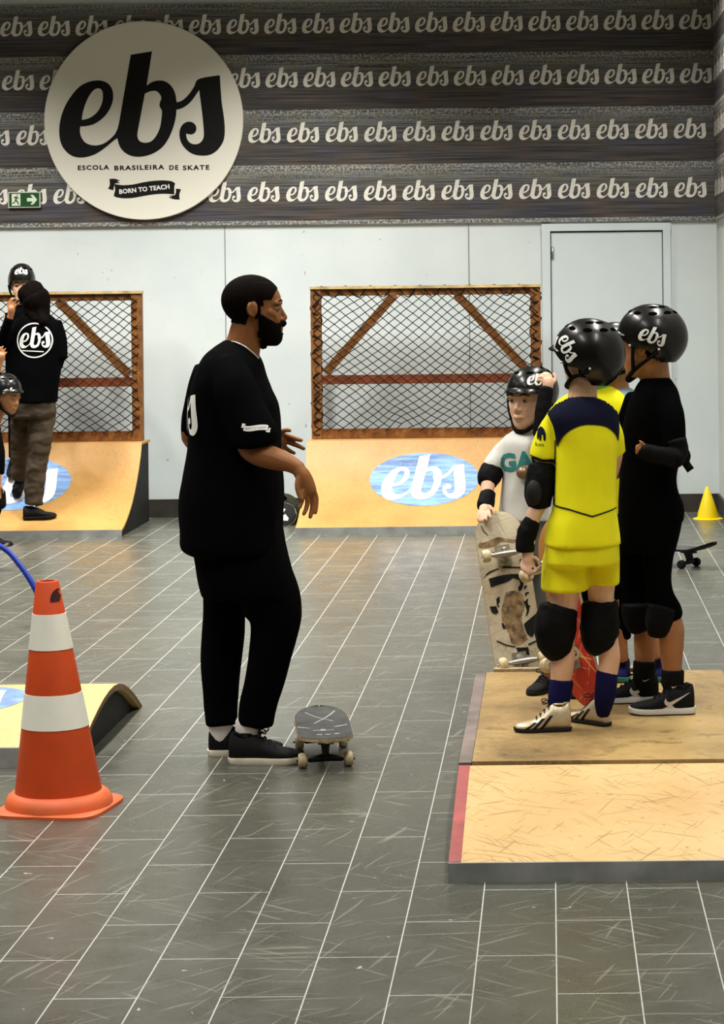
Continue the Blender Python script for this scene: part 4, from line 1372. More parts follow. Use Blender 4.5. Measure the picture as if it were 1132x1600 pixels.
# ================= the instructor
f = Fig(8.02)
st = dict(
 shirt=[(531, 352, 375, .06), (540, 338, 388, .12), (552, 324, 399, .17), (567, 314, 408, .20), (590, 305, 415, .215), (612, 299, 424, .215), (640, 297, 435, .21),
        (690, 296, 438, .20), (720, 292, 439, .20), (750, 287, 442, .205), (780, 283, 443, .21), (825, 284, 440, .215), (852, 285, 440, .215), (864, 300, 437, .20)],
 legs_top=[(815, 292, 438, .17), (845, 300, 444, .175), (870, 306, 451, .18), (900, 310, 459, .18), (930, 318, 467, .17)],
 rear=[(350, 890, .10, 36), (352, 940, .10, 34), (350, 985, .11, 33.5), (345, 1045, .11, 31), (344, 1095, .11, 27), (346, 1132, .10, 25)],
 front=[(405, 890, -.03, 50), (424, 940, -.03, 48), (431, 968, -.03, 41), (426, 1005, -.03, 35), (413, 1065, -.02, 31), (403, 1105, -.01, 29.5), (400, 1132, -.01, 28)])
base = PZ(385, 1190, 0); base.z = 0
man = thing('person', base, 'man in black T-shirt and black trousers facing right, talking with one hand out', 'person')
# body
bm = BM()
hb = f.p(397, 536, 0.0)
MH = headM(hb, 97, 0.243, pitch=-2)
add_head(bm, MH)
f.limb(bm, [(372, 566, 0, 34), (380, 540, 0, 28), (388, 512, 0, 27), (394, 490, 0, 27)])
f.torso(bm, [(max(r[0], 536),) + (r[1] + 10, r[2] - 10, r[3] - .04) for r in st['shirt'][1:]])
f.torso(bm, [(r[0], r[1] + 10, r[2] - 10, r[3] - .03) for r in st['legs_top']])
for k in ('rear', 'front'): f.limb(bm, [(x, y, d, r * .62) for x, y, d, r in st[k]])
f.limb(bm, [(344, 1120, .11, 14), (345, 1145, .11, 12), (346, 1165, .11, 8)]); f.limb(bm, [(390, 1120, 0, 15), (388, 1148, 0, 13), (385, 1165, 0, 8)])
# right arm (near) and hand
f.limb(bm, [(362, 585, -.17, 24), (378, 635, -.2, 24), (388, 690, -.22, 20), (400, 707, -.23, 19), (428, 716, -.25, 18.5), (452, 724, -.27, 14), (468, 733, -.28, 11.5)])
f.limb(bm, [(464, 730, -.28, 10.5), (474, 744, -.285, 12.5), (481, 760, -.285, 12.5), (485, 770, -.285, 11)])
fingers(f, bm, [[(490, 766, -.265, 5.2), (494, 778, -.26, 5.0), (494, 790, -.265, 4.6), (493, 801, -.275, 3.8)], [(486, 771, -.28, 5.4), (489, 784, -.275, 5.0), (488, 796, -.28, 4.6), (485, 808, -.29, 3.8)],
                [(480, 771, -.295, 5.2), (481, 784, -.295, 4.8), (479, 794, -.30, 4.4), (475, 803, -.31, 3.7)], [(474, 768, -.305, 4.6), (473, 779, -.31, 4.2), (471, 787, -.315, 3.9), (468, 794, -.32, 3.4)],
                [(468, 745, -.30, 6.0), (465, 758, -.31, 5.2), (467, 770, -.315, 4.8), (471, 780, -.32, 4.0)]])
# left arm (far) and hand
f.limb(bm, [(322, 590, .16, 17), (303, 640, .2, 14), (296, 684, .22, 12.5), (320, 692, .26, 14), (380, 692, .28, 13), (428, 688, .26, 10)])
f.limb(bm, [(424, 688, .26, 9.5), (434, 687, .25, 12), (443, 687, .24, 11)])
fingers(f, bm, [[(443, 679, .235, 5.0), (454, 683, .23, 4.6), (463, 686, .23, 4.3), (471, 688, .23, 3.7)], [(445, 688, .245, 5.2), (457, 693, .24, 4.7), (467, 697, .24, 4.3), (475, 701, .24, 3.7)],
                [(441, 695, .255, 4.8), (448, 701, .25, 4.4), (454, 705, .25, 4.0), (460, 708, .25, 3.4)], [(437, 698, .27, 4.2), (442, 705, .27, 3.9), (446, 710, .27, 3.5), (450, 714, .27, 3.0)],
                [(436, 679, .225, 5.0), (442, 674, .215, 4.6), (448, 672, .21, 4.2), (453, 673, .21, 3.6)]])
body = fuse('body', bm, M_skin_a, man, 0.0036, 3)
eyes(MH, man, M_skin_a)
def hairp(v):
    x, y, z = v
    if z < 0.2: return False
    if abs(x) > 0.335 and -0.12 < y < 0.08 and 0.36 < z < 0.64: return False      # ears
    if y < -0.12: return z > 0.27 + max(0, (-0.12 - y)) * 0.10
    if y < 0.0: return z > 0.27 + (y + 0.12) * 2.6
    if y < 0.13: return z > 0.34 + y * 0.6 if y < 0.09 else z > 0.55
    if y < 0.24: return z > 0.64
    return z > 0.64 + (y - 0.24) * 2.1
shell('hair', body, MH, hairp, M_hair, man, 0.0035)
def beardp(v):
    x, y, z = v
    if z < -0.06 or z > 0.46: return False
    if y < 0.055 or (y < 0.10 and z < 0.10): return False
    if z > (0.47 - 0.62 * (y - 0.05) if y < 0.33 else 0.315): return False
    if y > 0.33 and abs(x) < 0.10 and 0.175 < z < 0.262: return False            # lips
    return True
shell('beard', body, MH, beardp, M_hair, man, 0.009)
bm = BM()
f.limb(bm, [(354, 533, -.01, 1.2), (366, 534, -.085, 1.2), (382, 541, -.10, 1.2), (396, 552, -.085, 1.2), (404, 560, -.03, 1.2)], n=6)
obj('necklace', bm, M_silver, man)
# clothes
bm = BM()
f.torso(bm, st['shirt'])
f.limb(bm, [(356, 572, -.13, 30), (366, 605, -.18, 35), (382, 645, -.2, 37), (398, 680, -.22, 38), (401, 690, -.22, 37)], n=20, cap=0.25)
f.limb(bm, [(326, 582, .13, 26), (310, 625, .18, 21), (301, 650, .2, 17), (298, 678, .22, 14.5)], n=18, cap=0.25)
shirt = fuse('t_shirt', bm, M_black, man, 0.008, 4, 0.004)
org = f.p(292, 635, 0)
decal('back_logo', xf2d(EBS, 0.30), M_white, shirt, [shirt], org + Vector((0, -0.04, 0)), (0.62, -0.78, 0), (0, 0, 1), (0.78, 0.62, 0), 0.003, 0.012, 0.5, 6)
decal('sleeve_ribbon', xf2d(RIBBON, 0.098), M_white, shirt, [shirt], f.p(393, 672, -.4), (1, 0, -0.03), (0.03, 0, 1), (0, 1, 0), 0.003, 0.012, 0.3, 6)
t = text2d('BORN TO TEACH', 0.0085, 1.0)
decal('sleeve_lettering', xf2d(t, 1, 1, 0, 0, 0.06), M_ink, shirt, [shirt], f.p(393, 672, -.4), (1, 0, -0.03), (0.03, 0, 1), (0, 1, 0), 0.0042, 0.01, 0.3, 6)
bm = BM()
f.torso(bm, st['legs_top'])
for k in ('rear', 'front'): f.limb(bm, st[k], n=20, cap=0.12)
fuse('trousers', bm, M_black, man, 0.008, 4, 0.005)
for pts in ([(345, 1128, .11, 19.5), (345, 1145, .11, 18), (346, 1170, .11, 12)], [(390, 1128, 0, 22), (388, 1148, 0, 20), (384, 1172, 0, 13)]):
    bm = BM(); f.limb(bm, pts, n=18); obj('sock', bm, M_sock, man)
h1 = PZ(360, 1190, 0); h1.y = 7.99
shoe(man, (h1.x, 7.99, 0), (1, -0.02), 0.268, 'skate')
h2 = PZ(322, 1186, 0)
shoe(man, (h2.x, 8.13, 0), (1, 0.03), 0.268, 'skate')

# ================= the boy in the yellow jersey
PZL = PLZ
f = Fig(7.62)
b = PZ(905, 1140, PZL)
kid = thing('person', b, 'child in yellow jersey and yellow shorts seen from behind, wearing a black helmet', 'person')
TH = -120
jer = [(620, 892, 933, .05), (630, 872, 951, .085), (642, 859, 963, .105), (656, 855, 967, .115), (690, 867, 967, .12), (720, 868, 965, .12), (760, 866, 964, .12), (794, 864, 965, .125), (818, 855, 967, .13), (850, 850, 970, .135)]
srt = [(838, 853, 967, .12), (860, 852, 968, .125), (880, 850, 968, .125)]
bm = BM()
hb = f.p(917, 604, 0)
MH = headM(hb, TH, 0.205, pitch=4)
add_head(bm, MH, True)
f.limb(bm, [(911, 640, .01, 28), (911, 615, .01, 23), (914, 590, 0, 23)])
f.torso(bm, [(r[0], r[1] + 8, r[2] - 8, r[3] - .02) for r in jer[1:]])
f.torso(bm, [(r[0], r[1] + 10, r[2] - 10, r[3] - .03) for r in srt])
f.limb(bm, [(884, 880, 0, 30), (883, 915, 0, 24.5), (881, 950, 0, 22.5), (880, 1000, 0, 19), (880, 1030, 0, 19.5), (877, 1062, 0, 16.5), (875, 1100, 0, 11), (873, 1118, 0, 7)])
f.limb(bm, [(943, 880, .03, 26), (940, 915, .03, 22), (941, 945, .03, 20), (950, 1000, .03, 17), (953, 1028, .03, 17), (949, 1060, .03, 15), (945, 1098, .04, 10), (944, 1112, .045, 7)])
f.limb(bm, [(868, 655, 0, 15), (856, 690, 0, 15), (849, 730, 0, 13), (845, 782, -.02, 12.5), (834, 806, -.03, 12), (827, 850, -.04, 9.5), (825, 870, -.04, 9)])
f.limb(bm, [(825, 866, -.04, 8.5), (825, 876, -.04, 10), (826, 884, -.04, 9)])
fingers(f, bm, [[(817, 876, -.045, 4), (816, 886, -.055, 3.8), (820, 893, -.06, 3.4), (826, 895, -.055, 3)], [(822, 881, -.05, 4.2), (822, 890, -.06, 4), (827, 896, -.062, 3.5), (832, 895, -.055, 3)],
                [(828, 881, -.05, 4), (829, 890, -.06, 3.8), (834, 894, -.06, 3.3), (838, 891, -.055, 3)], [(833, 879, -.045, 3.6), (836, 887, -.05, 3.4), (840, 889, -.05, 3), (843, 885, -.045, 2.7)],
                [(832, 871, -.05, 4.2), (838, 872, -.06, 3.8), (842, 877, -.065, 3.4), (843, 883, -.06, 3)]])
f.limb(bm, [(955, 660, .04, 14), (962, 712, .08, 12), (940, 775, .2, 11), (908, 800, .27, 9), (896, 803, .29, 10)])
fingers(f, bm, [[(894, 798 + 4 * i, .29, 4), (886, 799 + 4 * i, .31, 3.6), (881, 803 + 4 * i, .31, 3.2)] for i in range(4)] + [[(900, 800, .28, 4), (894, 792, .29, 3.6), (887, 791, .30, 3.2)]])
body = fuse('body', bm, M_skin_k, kid, 0.0038, 3)
eyes(MH, kid, M_skin_k)
def nape(v):
    x, y, z = v
    if y > 0.02: return z > 0.62
    if abs(x) > 0.33 and y > -0.14 and z < 0.64: return False
    return z > 0.16 - y * 0.02
shell('hair', body, MH, nape, M_hair, kid, 0.006)
bm = BM()
f.torso(bm, jer)
f.limb(bm, [(872, 650, 0, 14), (860, 676, 0, 20), (851, 705, 0, 23), (849, 717, 0, 22.5)], n=18, cap=0.2)
f.limb(bm, [(950, 652, .02, 14), (960, 680, .04, 16), (965, 708, .06, 15.5)], n=18, cap=0.2)
J = fuse('jersey', bm, M_yellow, kid, 0.007, 5, 0.004, (12, 12, 4))
def cam_decal(name, px_loops, d, m, parent, tg, sub=3, off=0.0025, corner=50, ml=0.012, st=14):
    """a print on the side of a garment that faces -Y, outlined in the photo frame at distance d"""
    sh = []
    for lp in px_loops:
        q = smooth_loop(lp, sub, corner)
        sh.append(poly2d([[(P(x, y, d).x, P(x, y, d).z) for x, y in q]]))
    sh = join2d(sh)
    return decal(name, sh, m, parent, tg, (0, d - 0.35, 0), (1, 0, 0), (0, 0, 1), (0, 1, 0), off, ml, 0.2, st)
yoke = [(884, 616), (940, 616), (956, 630), (967, 650), (969, 672), (967, 692), (962, 680), (948, 668), (928, 664), (910, 665), (893, 672), (880, 684), (872, 700), (870, 690), (866, 668), (856, 648), (870, 634)]
cam_decal('navy_yoke', [yoke], 7.5, M_navy, J, [J], 3, 0.0025, 50, 0.006)
cam_decal('navy_piping', [[(868, 690), (870, 690), (868, 791), (890, 795), (926, 805.5), (964, 795), (964, 797), (926, 808), (890, 797.5), (866, 793)]], 7.5, M_navy, J, [J], 1)
cam_decal('navy_cuff', [[(828, 713), (848, 720), (869, 720), (869, 726), (848, 727), (827, 720)]], 7.5, M_navy, J, [J], 1, st=3)
elp = [[(840, 688), (841, 675), (846, 669), (851, 673), (853.5, 682), (853, 691), (850, 691), (849.5, 683), (847.5, 681), (846.5, 691), (843.5, 691), (843.5, 684), (841.5, 689)]]
cam_decal('sleeve_emblem', elp, 7.5, M_navy, J, [J], 2)
t = text2d('ken', 0.020, 1.0)
p = P(844, 697, 7.5)
decal('sleeve_lettering', t, M_navy, J, [J], (p.x, 7.15, p.z), (1, 0, -0.05), (0, 0, 1), (0, 1, 0), 0.0025, 0.01, 0.2, 6)
bm = BM()
f.torso(bm, srt)
f.limb(bm, [(883, 868, 0, 34), (883, 900, 0, 37), (883.5, 920, 0, 39)], n=20, cap=0.12)
f.limb(bm, [(944, 868, .02, 25), (945, 895, .02, 24), (945.5, 912, .02, 23.5)], n=20, cap=0.12)
fuse('shorts', bm, M_yshort, kid, 0.007, 4, 0.004, (14, 14, 4))
for nm, pts, m in (('elbow_pad', [(848, 728, 0, 21), (846, 750, -.01, 24), (842, 774, -.02, 23), (845, 793, -.02, 17)], M_pad),
                   ('wrist_guard', [(833, 811, -.03, 13.5), (824, 835, -.035, 16), (821, 862, -.04, 15)], M_pad),
                   ('knee_pad', [(874, 949, -.005, 30), (868, 978, -.01, 33), (870, 1005, -.01, 30), (876, 1018, 0, 23)], M_pad),
                   ('knee_pad', [(938, 942, .03, 29), (938, 970, .03, 31), (939, 1000, .03, 30), (946, 1013, .03, 22)], M_pad),
                   ('sock', [(879, 1062, 0, 18.5), (875, 1085, 0, 18.5), (873, 1104, 0, 16), (872, 1125, 0, 11)], M_navysock),
                   ('sock', [(949, 1049, .03, 17), (947, 1078, .03, 17.5), (944, 1100, .04, 15), (943, 1118, .05, 10)], M_navysock)):
    bm = BM(); f.limb(bm, pts, n=20, cap=0.2)
    o = fuse(nm, bm, m, kid, 0.006, 3, 0.004 if m is M_pad else 0.0, (20, 20, 20))
    if nm == 'elbow_pad':
        bm = BM(); add_ellipsoid(bm, f.p(836, 770, -.05), (0.030, 0.030, 0.045), None, 16, 12); obj('pad_cap', bm, M_rubber, o)
hl = PZ(893, 1146, PZL)
s1, Ms, L = shoe(kid, (hl.x, 7.60, PZL), (-1, -0.10), 0.19, 'cleat')
hl2 = PZ(952, 1137, PZL)
s2, Ms2, L2 = shoe(kid, (hl2.x, 7.66, PZL), (-0.72, 0.70), 0.185, 'cleat')
# three dark stripes on the near side of each shoe
for sh_, Mx, Lx in ((s1, Ms, L), (s2, Ms2, L2)):
    lst = [poly2d([[(x0 * Lx, 0.06 * Lx), (x0 * Lx + 0.07 * Lx, 0.06 * Lx), (x0 * Lx - 0.13 * Lx, z1 * Lx), (x0 * Lx - 0.19 * Lx, z1 * Lx)]]) for x0, z1 in ((0.52, 0.30), (0.66, 0.25), (0.80, 0.18))]
    yv_ = Mx.to_3x3() @ Vector((0, 1, 0)); side = Mx.to_3x3() @ Vector((-1, 0, 0))
    if side.y > 0: side = -side
    o_ = Mx.translation + side * 0.2
    decal('dark_stripes', join2d(lst), M_rubber, sh_, [sh_], o_, yv_, (0, 0, 1), -side, 0.0012, 0.01, 0.05, 6)
helmet(kid, f.p(921, 554, 0), TH, 0.108, 0.129, 0.124, pitch=6, back_drop=0.098, logos=((-74, 15, 0.10, 48), (-14, 20, 0.095, 0)), chin=MH @ Vector((0, 0.30, -0.02)))

# ================= the boy in black
f = Fig(7.95)
b = PZ(1030, 1110, PZL)
kid = thing('person', b, 'child in all black clothes and black helmet standing rightmost on the platform', 'person')
TH = -113
top_ = [(590, 1004, 1047, .045), (600, 996, 1054, .08), (612, 990, 1061, .10), (638, 980, 1068, .115), (661, 974, 1071, .12), (700, 970, 1069, .12), (740, 968, 1059, .12), (765, 967, 1060, .125), (790, 966, 1069, .13), (815, 966, 1068, .13)]
low = [(800, 966, 1068, .13), (835, 966, 1062, .13), (862, 967, 1057, .13)]
bm = BM()
hb = f.p(1012, 590, 0)
MH = headM(hb, TH, 0.215, pitch=0)
add_head(bm, MH, True)
f.limb(bm, [(1026, 615, .02, 30), (1024, 590, .02, 24), (1021, 560, 0, 24)])
f.torso(bm, [(r[0], r[1] + 8, r[2] - 8, r[3] - .02) for r in top_[1:]])
f.torso(bm, [(r[0], r[1] + 10, r[2] - 10, r[3] - .03) for r in low])
f.limb(bm, [(1028, 860, -.04, 17), (1032, 940, -.05, 16), (1048, 975, -.05, 20.5), (1050, 1000, -.05, 20), (1050, 1030, -.05, 17.5), (1052, 1055, -.05, 14), (1055, 1088, -.05, 8)])
f.limb(bm, [(995, 860, .14, 24), (1000, 940, .14, 20), (1008, 980, .14, 18), (1008, 1005, .14, 17.5), (1008, 1030, .14, 16), (1007, 1058, .14, 12), (1008, 1074, .145, 8)])
f.limb(bm, [(1042, 622, -.06, 13), (1053, 668, -.13, 12.5), (1056, 706, -.14, 11), (1035, 710, -.2, 9), (1014, 706, -.23, 8)])
f.limb(bm, [(1014, 706, -.23, 8), (1006, 703, -.235, 8.5), (1002, 702, -.235, 7.5)])
fingers(f, bm, [[(1003, 697 + 3.6 * i, -.235, 3.4), (998, 696 + 3.6 * i, -.24, 3.2), (994, 697 + 3.8 * i, -.24, 2.8)] for i in range(4)] + [[(1008, 697, -.24, 3.6), (1004, 691, -.245, 3.2), (1000, 689, -.245, 2.8)]])
f.limb(bm, [(994, 630, .06, 12), (977, 690, .13, 12), (968, 730, .1, 11), (955, 745, .0 + .08, 9)])
f.limb(bm, [(955, 745, .08, 8), (948, 748, .08, 8)])
fingers(f, bm, [[(948, 742 + 3.6 * i, .08, 3.4), (942, 743 + 3.6 * i, .08, 3.1), (938, 745 + 3.6 * i, .08, 2.8)] for i in range(4)] + [[(952, 740, .075, 3.5), (946, 736, .075, 3.2), (941, 736, .075, 2.8)]])
body = fuse('body', bm, M_skin_t, kid, 0.0052, 3)
eyes(MH, kid, M_skin_t)
shell('hair', body, MH, lambda v: v[2] > 0.32 and v[1] < -0.08 and not (abs(v[0]) > 0.33 and v[1] > -0.16 and v[2] < 0.64), M_hair, kid, 0.004)
bm = BM()
f.torso(bm, top_)
f.limb(bm, [(1042, 616, -.06, 20), (1051, 655, -.115, 20), (1055, 700, -.14, 18.5)], n=18, cap=0.2)
f.limb(bm, [(994, 622, .07, 18), (980, 665, .13, 17), (972, 700, .14, 15)], n=18, cap=0.2)
fuse('t_shirt', bm, M_black, kid, 0.008, 4, 0.004)
bm = BM()
f.torso(bm, low)
f.limb(bm, [(1029, 855, -.05, 28), (1028, 900, -.06, 23), (1033, 930, -.06, 21), (1042, 952, -.055, 22), (1045, 964, -.05, 22)], n=20, cap=0.2)
f.limb(bm, [(996, 855, .12, 29), (996, 920, .14, 26), (1000, 955, .14, 25), (1004, 972, .14, 22)], n=20, cap=0.2)
fuse('shorts', bm, M_black, kid, 0.008, 4, 0.005)
for nm, pts in (('elbow_pad', [(1056, 686, -.14, 18.5), (1059, 708, -.14, 19), (1050, 718, -.17, 17)]), ('wrist_guard', [(1050, 714, -.165, 15), (1030, 711, -.205, 14), (1001, 703, -.238, 12)]),
                ('knee_pad', [(1036, 950, -.07, 23), (1030, 975, -.075, 22), (1028, 992, -.07, 15)]), ('knee_pad', [(998, 945, .12, 27), (999, 968, .12, 25), (1003, 983, .12, 19)]),
                ('elbow_pad', [(976, 690, .14, 16), (972, 712, .13, 16)])):
    bm = BM(); f.limb(bm, pts, n=18, cap=0.25); o = fuse(nm, bm, M_pad, kid, 0.006, 3, 0.003, (20, 20, 20))
    if nm == 'elbow_pad' and pts[0][0] == 1056:
        bm = BM()
        add_tube(bm, [(*f.p(1070, 702, -.14), 0.013), (*f.p(1075, 712, -.14), 0.012), (*f.p(1073, 722, -.14), 0.010)], n=10, sub=3)
        add_beam(bm, f.p(1071, 722, -.14), f.p(1080, 735, -.14), 0.028, 0.006)
        obj('strap_end', bm, M_strap, o)
for pts in ([(1052, 1048, -.05, 18), (1052, 1068, -.05, 17.5), (1056, 1098, -.05, 12)], [(1008, 1034, .14, 18), (1007, 1058, .14, 17.5), (1008, 1080, .15, 12)]):
    bm = BM(); f.limb(bm, pts, n=18, cap=0.2); so = obj('sock', bm, M_bsock, kid)
    x, y, d_, r = pts[1]
    pp = f.p(x + 3, y + 2, d_)
    decal('sock_mark', xf2d(SWOOSH, 0.026), M_silver, so, [so], (pp.x, pp.y - 0.2, pp.z), (1, 0, 0), (0, 0, 1), (0, 1, 0), 0.0015, 0.008, 0.1, 6)
for hx, hy, yy, L in ((1087, 1118, 7.88, 0.226), (1031, 1100, 8.11, 0.22)):
    hp = PZ(hx, hy, PZL)
    s_, Mx, Lx = shoe(kid, (hp.x, yy, PZL), (-1, -0.03), L, 'run')
    o_ = Mx @ Vector((0, 0.27 * L, 0.235 * L))
    decal('side_mark', xf2d(SWOOSH, 0.095, 0.10, 0, 0, 0.12), M_silver, s_, [s_], o_ + Vector((0, -0.2, 0)), (1, 0, 0.0), (0, 0, 1), (0, 1, 0), 0.0015, 0.008, 0.1, 6)
    sl = [c_ for c_ in s_.children if c_.name.startswith('sole')][0]
    tri = poly2d([[(-0.16 * L, 0.085 * L), (0.05 * L, 0.165 * L), (0.16 * L, 0.085 * L)]])
    decal('heel_wedge', tri, M_wsole, s_, [s_], Mx @ Vector((0, 0.42 * L, 0)) + Vector((0, -0.2, 0)), (1, 0, 0), (0, 0, 1), (0, 1, 0), 0.0022, 0.01, 0.1, 6)
helmet(kid, f.p(1020, 527, 0), TH, 0.107, 0.130, 0.119, pitch=2, logos=((-111, 6, 0.095, 16),), chin=MH @ Vector((0, 0.30, -0.03)))

# ================= the boy in the grey T-shirt
f = Fig(9.20)
zf = 0.0
b = f.p(820, 1090, 0); b.z = zf
kid = thing('person', b, 'child in grey T-shirt with teal letters, turned to the viewer, holding a skateboard upright', 'person')
TH = -30
top_ = [(671, 806, 838, .045), (679, 793, 848, .075), (691, 785, 857, .10), (715, 784, 859, .105), (745, 786, 859, .11), (780, 782, 861, .115), (812, 778, 864, .12)]
bm = BM()
hb = f.p(827, 668, -0.01)
MH = headM(hb, TH, 0.225, pitch=-3)
add_head(bm, MH, True)
f.limb(bm, [(822, 690, .0, 26), (825, 670, .0, 20), (828, 645, 0, 20)])
f.torso(bm, [(r[0], r[1] + 8, r[2] - 8, r[3] - .02) for r in top_[1:]])
f.torso(bm, [(800, 784, 860, .09), (850, 786, 858, .09), (880, 790, 855, .08)])
f.limb(bm, [(803, 870, 0, 20), (803, 960, 0, 16), (803, 1078, 0, 11)]); f.limb(bm, [(842, 870, 0, 20), (843, 960, 0, 16), (844, 1078, 0, 11)])
f.limb(bm, [(796, 692, 0, 13), (779, 720, -.02, 12.5), (766, 745, -.06, 11.5), (762, 765, -.09, 11), (760, 788, -.13, 8.5)])
f.limb(bm, [(760, 786, -.13, 8), (758, 796, -.16, 9.5), (757, 801, -.175, 8.5)])
fingers(f, bm, [[(750, 799, -.19, 3.6), (748, 806, -.205, 3.4), (748, 812, -.215, 3.1), (750, 816, -.215, 2.7)], [(755, 801, -.195, 3.8), (754, 808, -.21, 3.5), (754, 813, -.22, 3.1), (755, 816, -.22, 2.7)],
                [(760, 801, -.195, 3.7), (760, 807, -.21, 3.4), (760, 811, -.22, 3.1), (761, 814, -.22, 2.7)], [(765, 799, -.19, 3.4), (766, 804, -.205, 3.1), (767, 808, -.215, 2.8), (767, 810, -.215, 2.5)],
                [(764, 790, -.16, 3.8), (769, 794, -.17, 3.4), (772, 799, -.18, 3.1), (773, 803, -.185, 2.7)]])
# raised left arm, hand on the helmet
f.limb(bm, [(848, 700, -.02, 13), (856, 738, -.08, 11), (848, 728, -.14, 10.5), (846, 690, -.17, 10), (850, 640, -.17, 8.5), (855, 608, -.155, 7.5)])
f.limb(bm, [(855, 612, -.155, 7.5), (857, 600, -.15, 9), (857, 594, -.145, 8.5)])
fingers(f, bm, [[(862, 592, -.135, 3.6), (860, 586, -.13, 3.4), (855, 583, -.125, 3.2), (850, 583, -.12, 2.8)], [(858, 592, -.14, 3.7), (854, 587, -.135, 3.5), (849, 585, -.13, 3.2), (844, 586, -.125, 2.8)],
                [(855, 595, -.14, 3.7), (850, 590, -.14, 3.4), (845, 589, -.135, 3.2), (841, 591, -.13, 2.8)], [(852, 599, -.14, 3.5), (847, 595, -.14, 3.2), (843, 594, -.135, 3.0), (839, 596, -.13, 2.6)],
                [(863, 600, -.14, 3.8), (868, 594, -.13, 3.5), (868, 588, -.125, 3.2), (865, 584, -.12, 2.8)]])
body = fuse('body', bm, M_skin_k, kid, 0.0036, 3)
eyes(MH, kid, M_skin_k)
bm = BM()
sc = 0.225
add_tube(bm, [(*(MH @ Vector(p)), r * sc) for *p, r in ((-0.10, 0.362, 0.222, 0.006), (-0.04, 0.412, 0.222, 0.012), (0, 0.420, 0.219, 0.012), (0.04, 0.412, 0.222, 0.012), (0.10, 0.362, 0.222, 0.006))], n=8, sub=3)
obj('lips', bm, M_lip, kid)
bm = BM()
f.torso(bm, top_)
f.limb(bm, [(801, 687, 0, 13), (786, 706, -.01, 16), (774, 724, -.03, 16.5), (770, 732, -.03, 16)], n=18, cap=0.2)
f.limb(bm, [(843, 690, -.01, 14), (851, 712, -.04, 15), (855, 728, -.06, 14)], n=18, cap=0.2)
sh_ = fuse('t_shirt', bm, M_grey, kid, 0.007, 4, 0.004, (14, 14, 5))
t = text2d('GA', 0.095, 1.0, 0.004)
p = P(806, 727, 8.95)
decal('teal_lettering', t, M_teal, sh_, [sh_], (p.x, 8.6, p.z), (1, 0, 0.14), (-0.1, 0, 1), (0, 1, 0), 0.003, 0.01, 0.2, 6)
bm = BM()
f.torso(bm, [(800, 782, 862, .10), (850, 783, 860, .10), (880, 786, 858, .095)])
f.limb(bm, [(803, 870, 0, 22), (803, 950, 0, 20), (803, 1072, 0, 17)], n=18, cap=0.12); f.limb(bm, [(843, 870, 0, 22), (843, 950, 0, 20), (844, 1072, 0, 17)], n=18, cap=0.12)
fuse('trousers', bm, mat('grey_tracksuit', (0.16, 0.165, 0.16), 0.9, spec=0.1), kid, 0.008, 4, 0.004)
for nm, pts in (('elbow_pad', [(771, 732, -.03, 18), (765, 745, -.05, 19), (761, 757, -.07, 15)]), ('wrist_guard', [(763, 770, -.10, 12), (761, 782, -.12, 14), (758, 794, -.145, 13)]),
                ('elbow_pad', [(850, 715, -.10, 16), (852, 735, -.11, 17), (845, 712, -.16, 15)]), ('wrist_guard', [(845, 680, -.17, 13), (848, 648, -.17, 12.5), (855, 606, -.155, 11)])):
    bm = BM(); f.limb(bm, pts, n=18, cap=0.25); o = fuse(nm, bm, M_pad, kid, 0.006, 3, 0.003, (20, 20, 20))
    if nm == 'elbow_pad' and pts[0][0] == 850:
        bm = BM(); add_ellipsoid(bm, f.p(818, 739, -.13), (0.028, 0.022, 0.026), None, 16, 12); obj('elbow_cap', bm, mat('glossy_brown', (0.25, 0.15, 0.08), 0.35, metal=0.5), kid)  # round brown cap of the elbow pad on the raised arm
for x in (803, 844):
    q = f.p(x, 1090, 0)
    shoe(kid, (q.x, 9.235, 0.0), (-0.25, -1), 0.185, 'dark')
helmet(kid, f.p(833, 611, 0), TH, 0.105, 0.122, 0.104, pitch=-4, logos=((-44, 31, 0.088, 8),), chin=MH @ Vector((0, 0.27, -0.035)), back_drop=0.08)

# ================= two more children half hidden behind them
f = Fig(8.38)
b = PZ(880, 1082, PZL)
kid = thing('person', b, 'child in plain yellow shirt mostly hidden behind the helmet of the yellow jersey', 'person')
TH = -150
top_ = [(604, 912, 955, .045), (616, 884, 972, .085), (632, 868, 982, .105), (660, 864, 985, .115), (720, 868, 982, .115), (800, 868, 980, .12)]
bm = BM()
MH = headM(f.p(925, 602, 0), TH, 0.205)
add_head(bm, MH, True)
f.limb(bm, [(926, 625, 0, 24), (926, 600, 0, 20), (926, 580, 0, 20)])
f.torso(bm, [(r[0], r[1] + 8, r[2] - 8, r[3] - .02) for r in top_[1:]])
f.torso(bm, [(790, 880, 970, .09), (860, 882, 966, .09)])
f.limb(bm, [(900, 855, 0, 22), (880, 960, -.01, 17), (862, 1045, -.02, 12), (859, 1068, -.02, 9)]); f.limb(bm, [(945, 855, 0, 22), (930, 960, -.02, 17), (908, 1045, -.03, 12), (904, 1075, -.03, 9)])
for s in ((876, -1), (974, 1)):
    x, k = s
    f.limb(bm, [(x, 640, .02, 14), (x - 2 * k, 700, .06, 12), (x - 20 * k, 745, .0 + .12, 10), (x - 34 * k, 735, .14, 8), (x - 42 * k, 730, .14, 8)])
    fingers(f, bm, [[(x - 42 * k, 724 + 4 * i, .14, 3.5), (x - 48 * k, 724 + 4 * i, .14, 3.2), (x - 53 * k, 726 + 4 * i, .145, 2.8)] for i in range(4)] + [[(x - 37 * k, 726, .135, 3.6), (x - 41 * k, 719, .135, 3.2), (x - 46 * k, 717, .135, 2.8)]])
body = fuse('body', bm, M_skin_t, kid, 0.0055, 3)
eyes(MH, kid, M_skin_t)
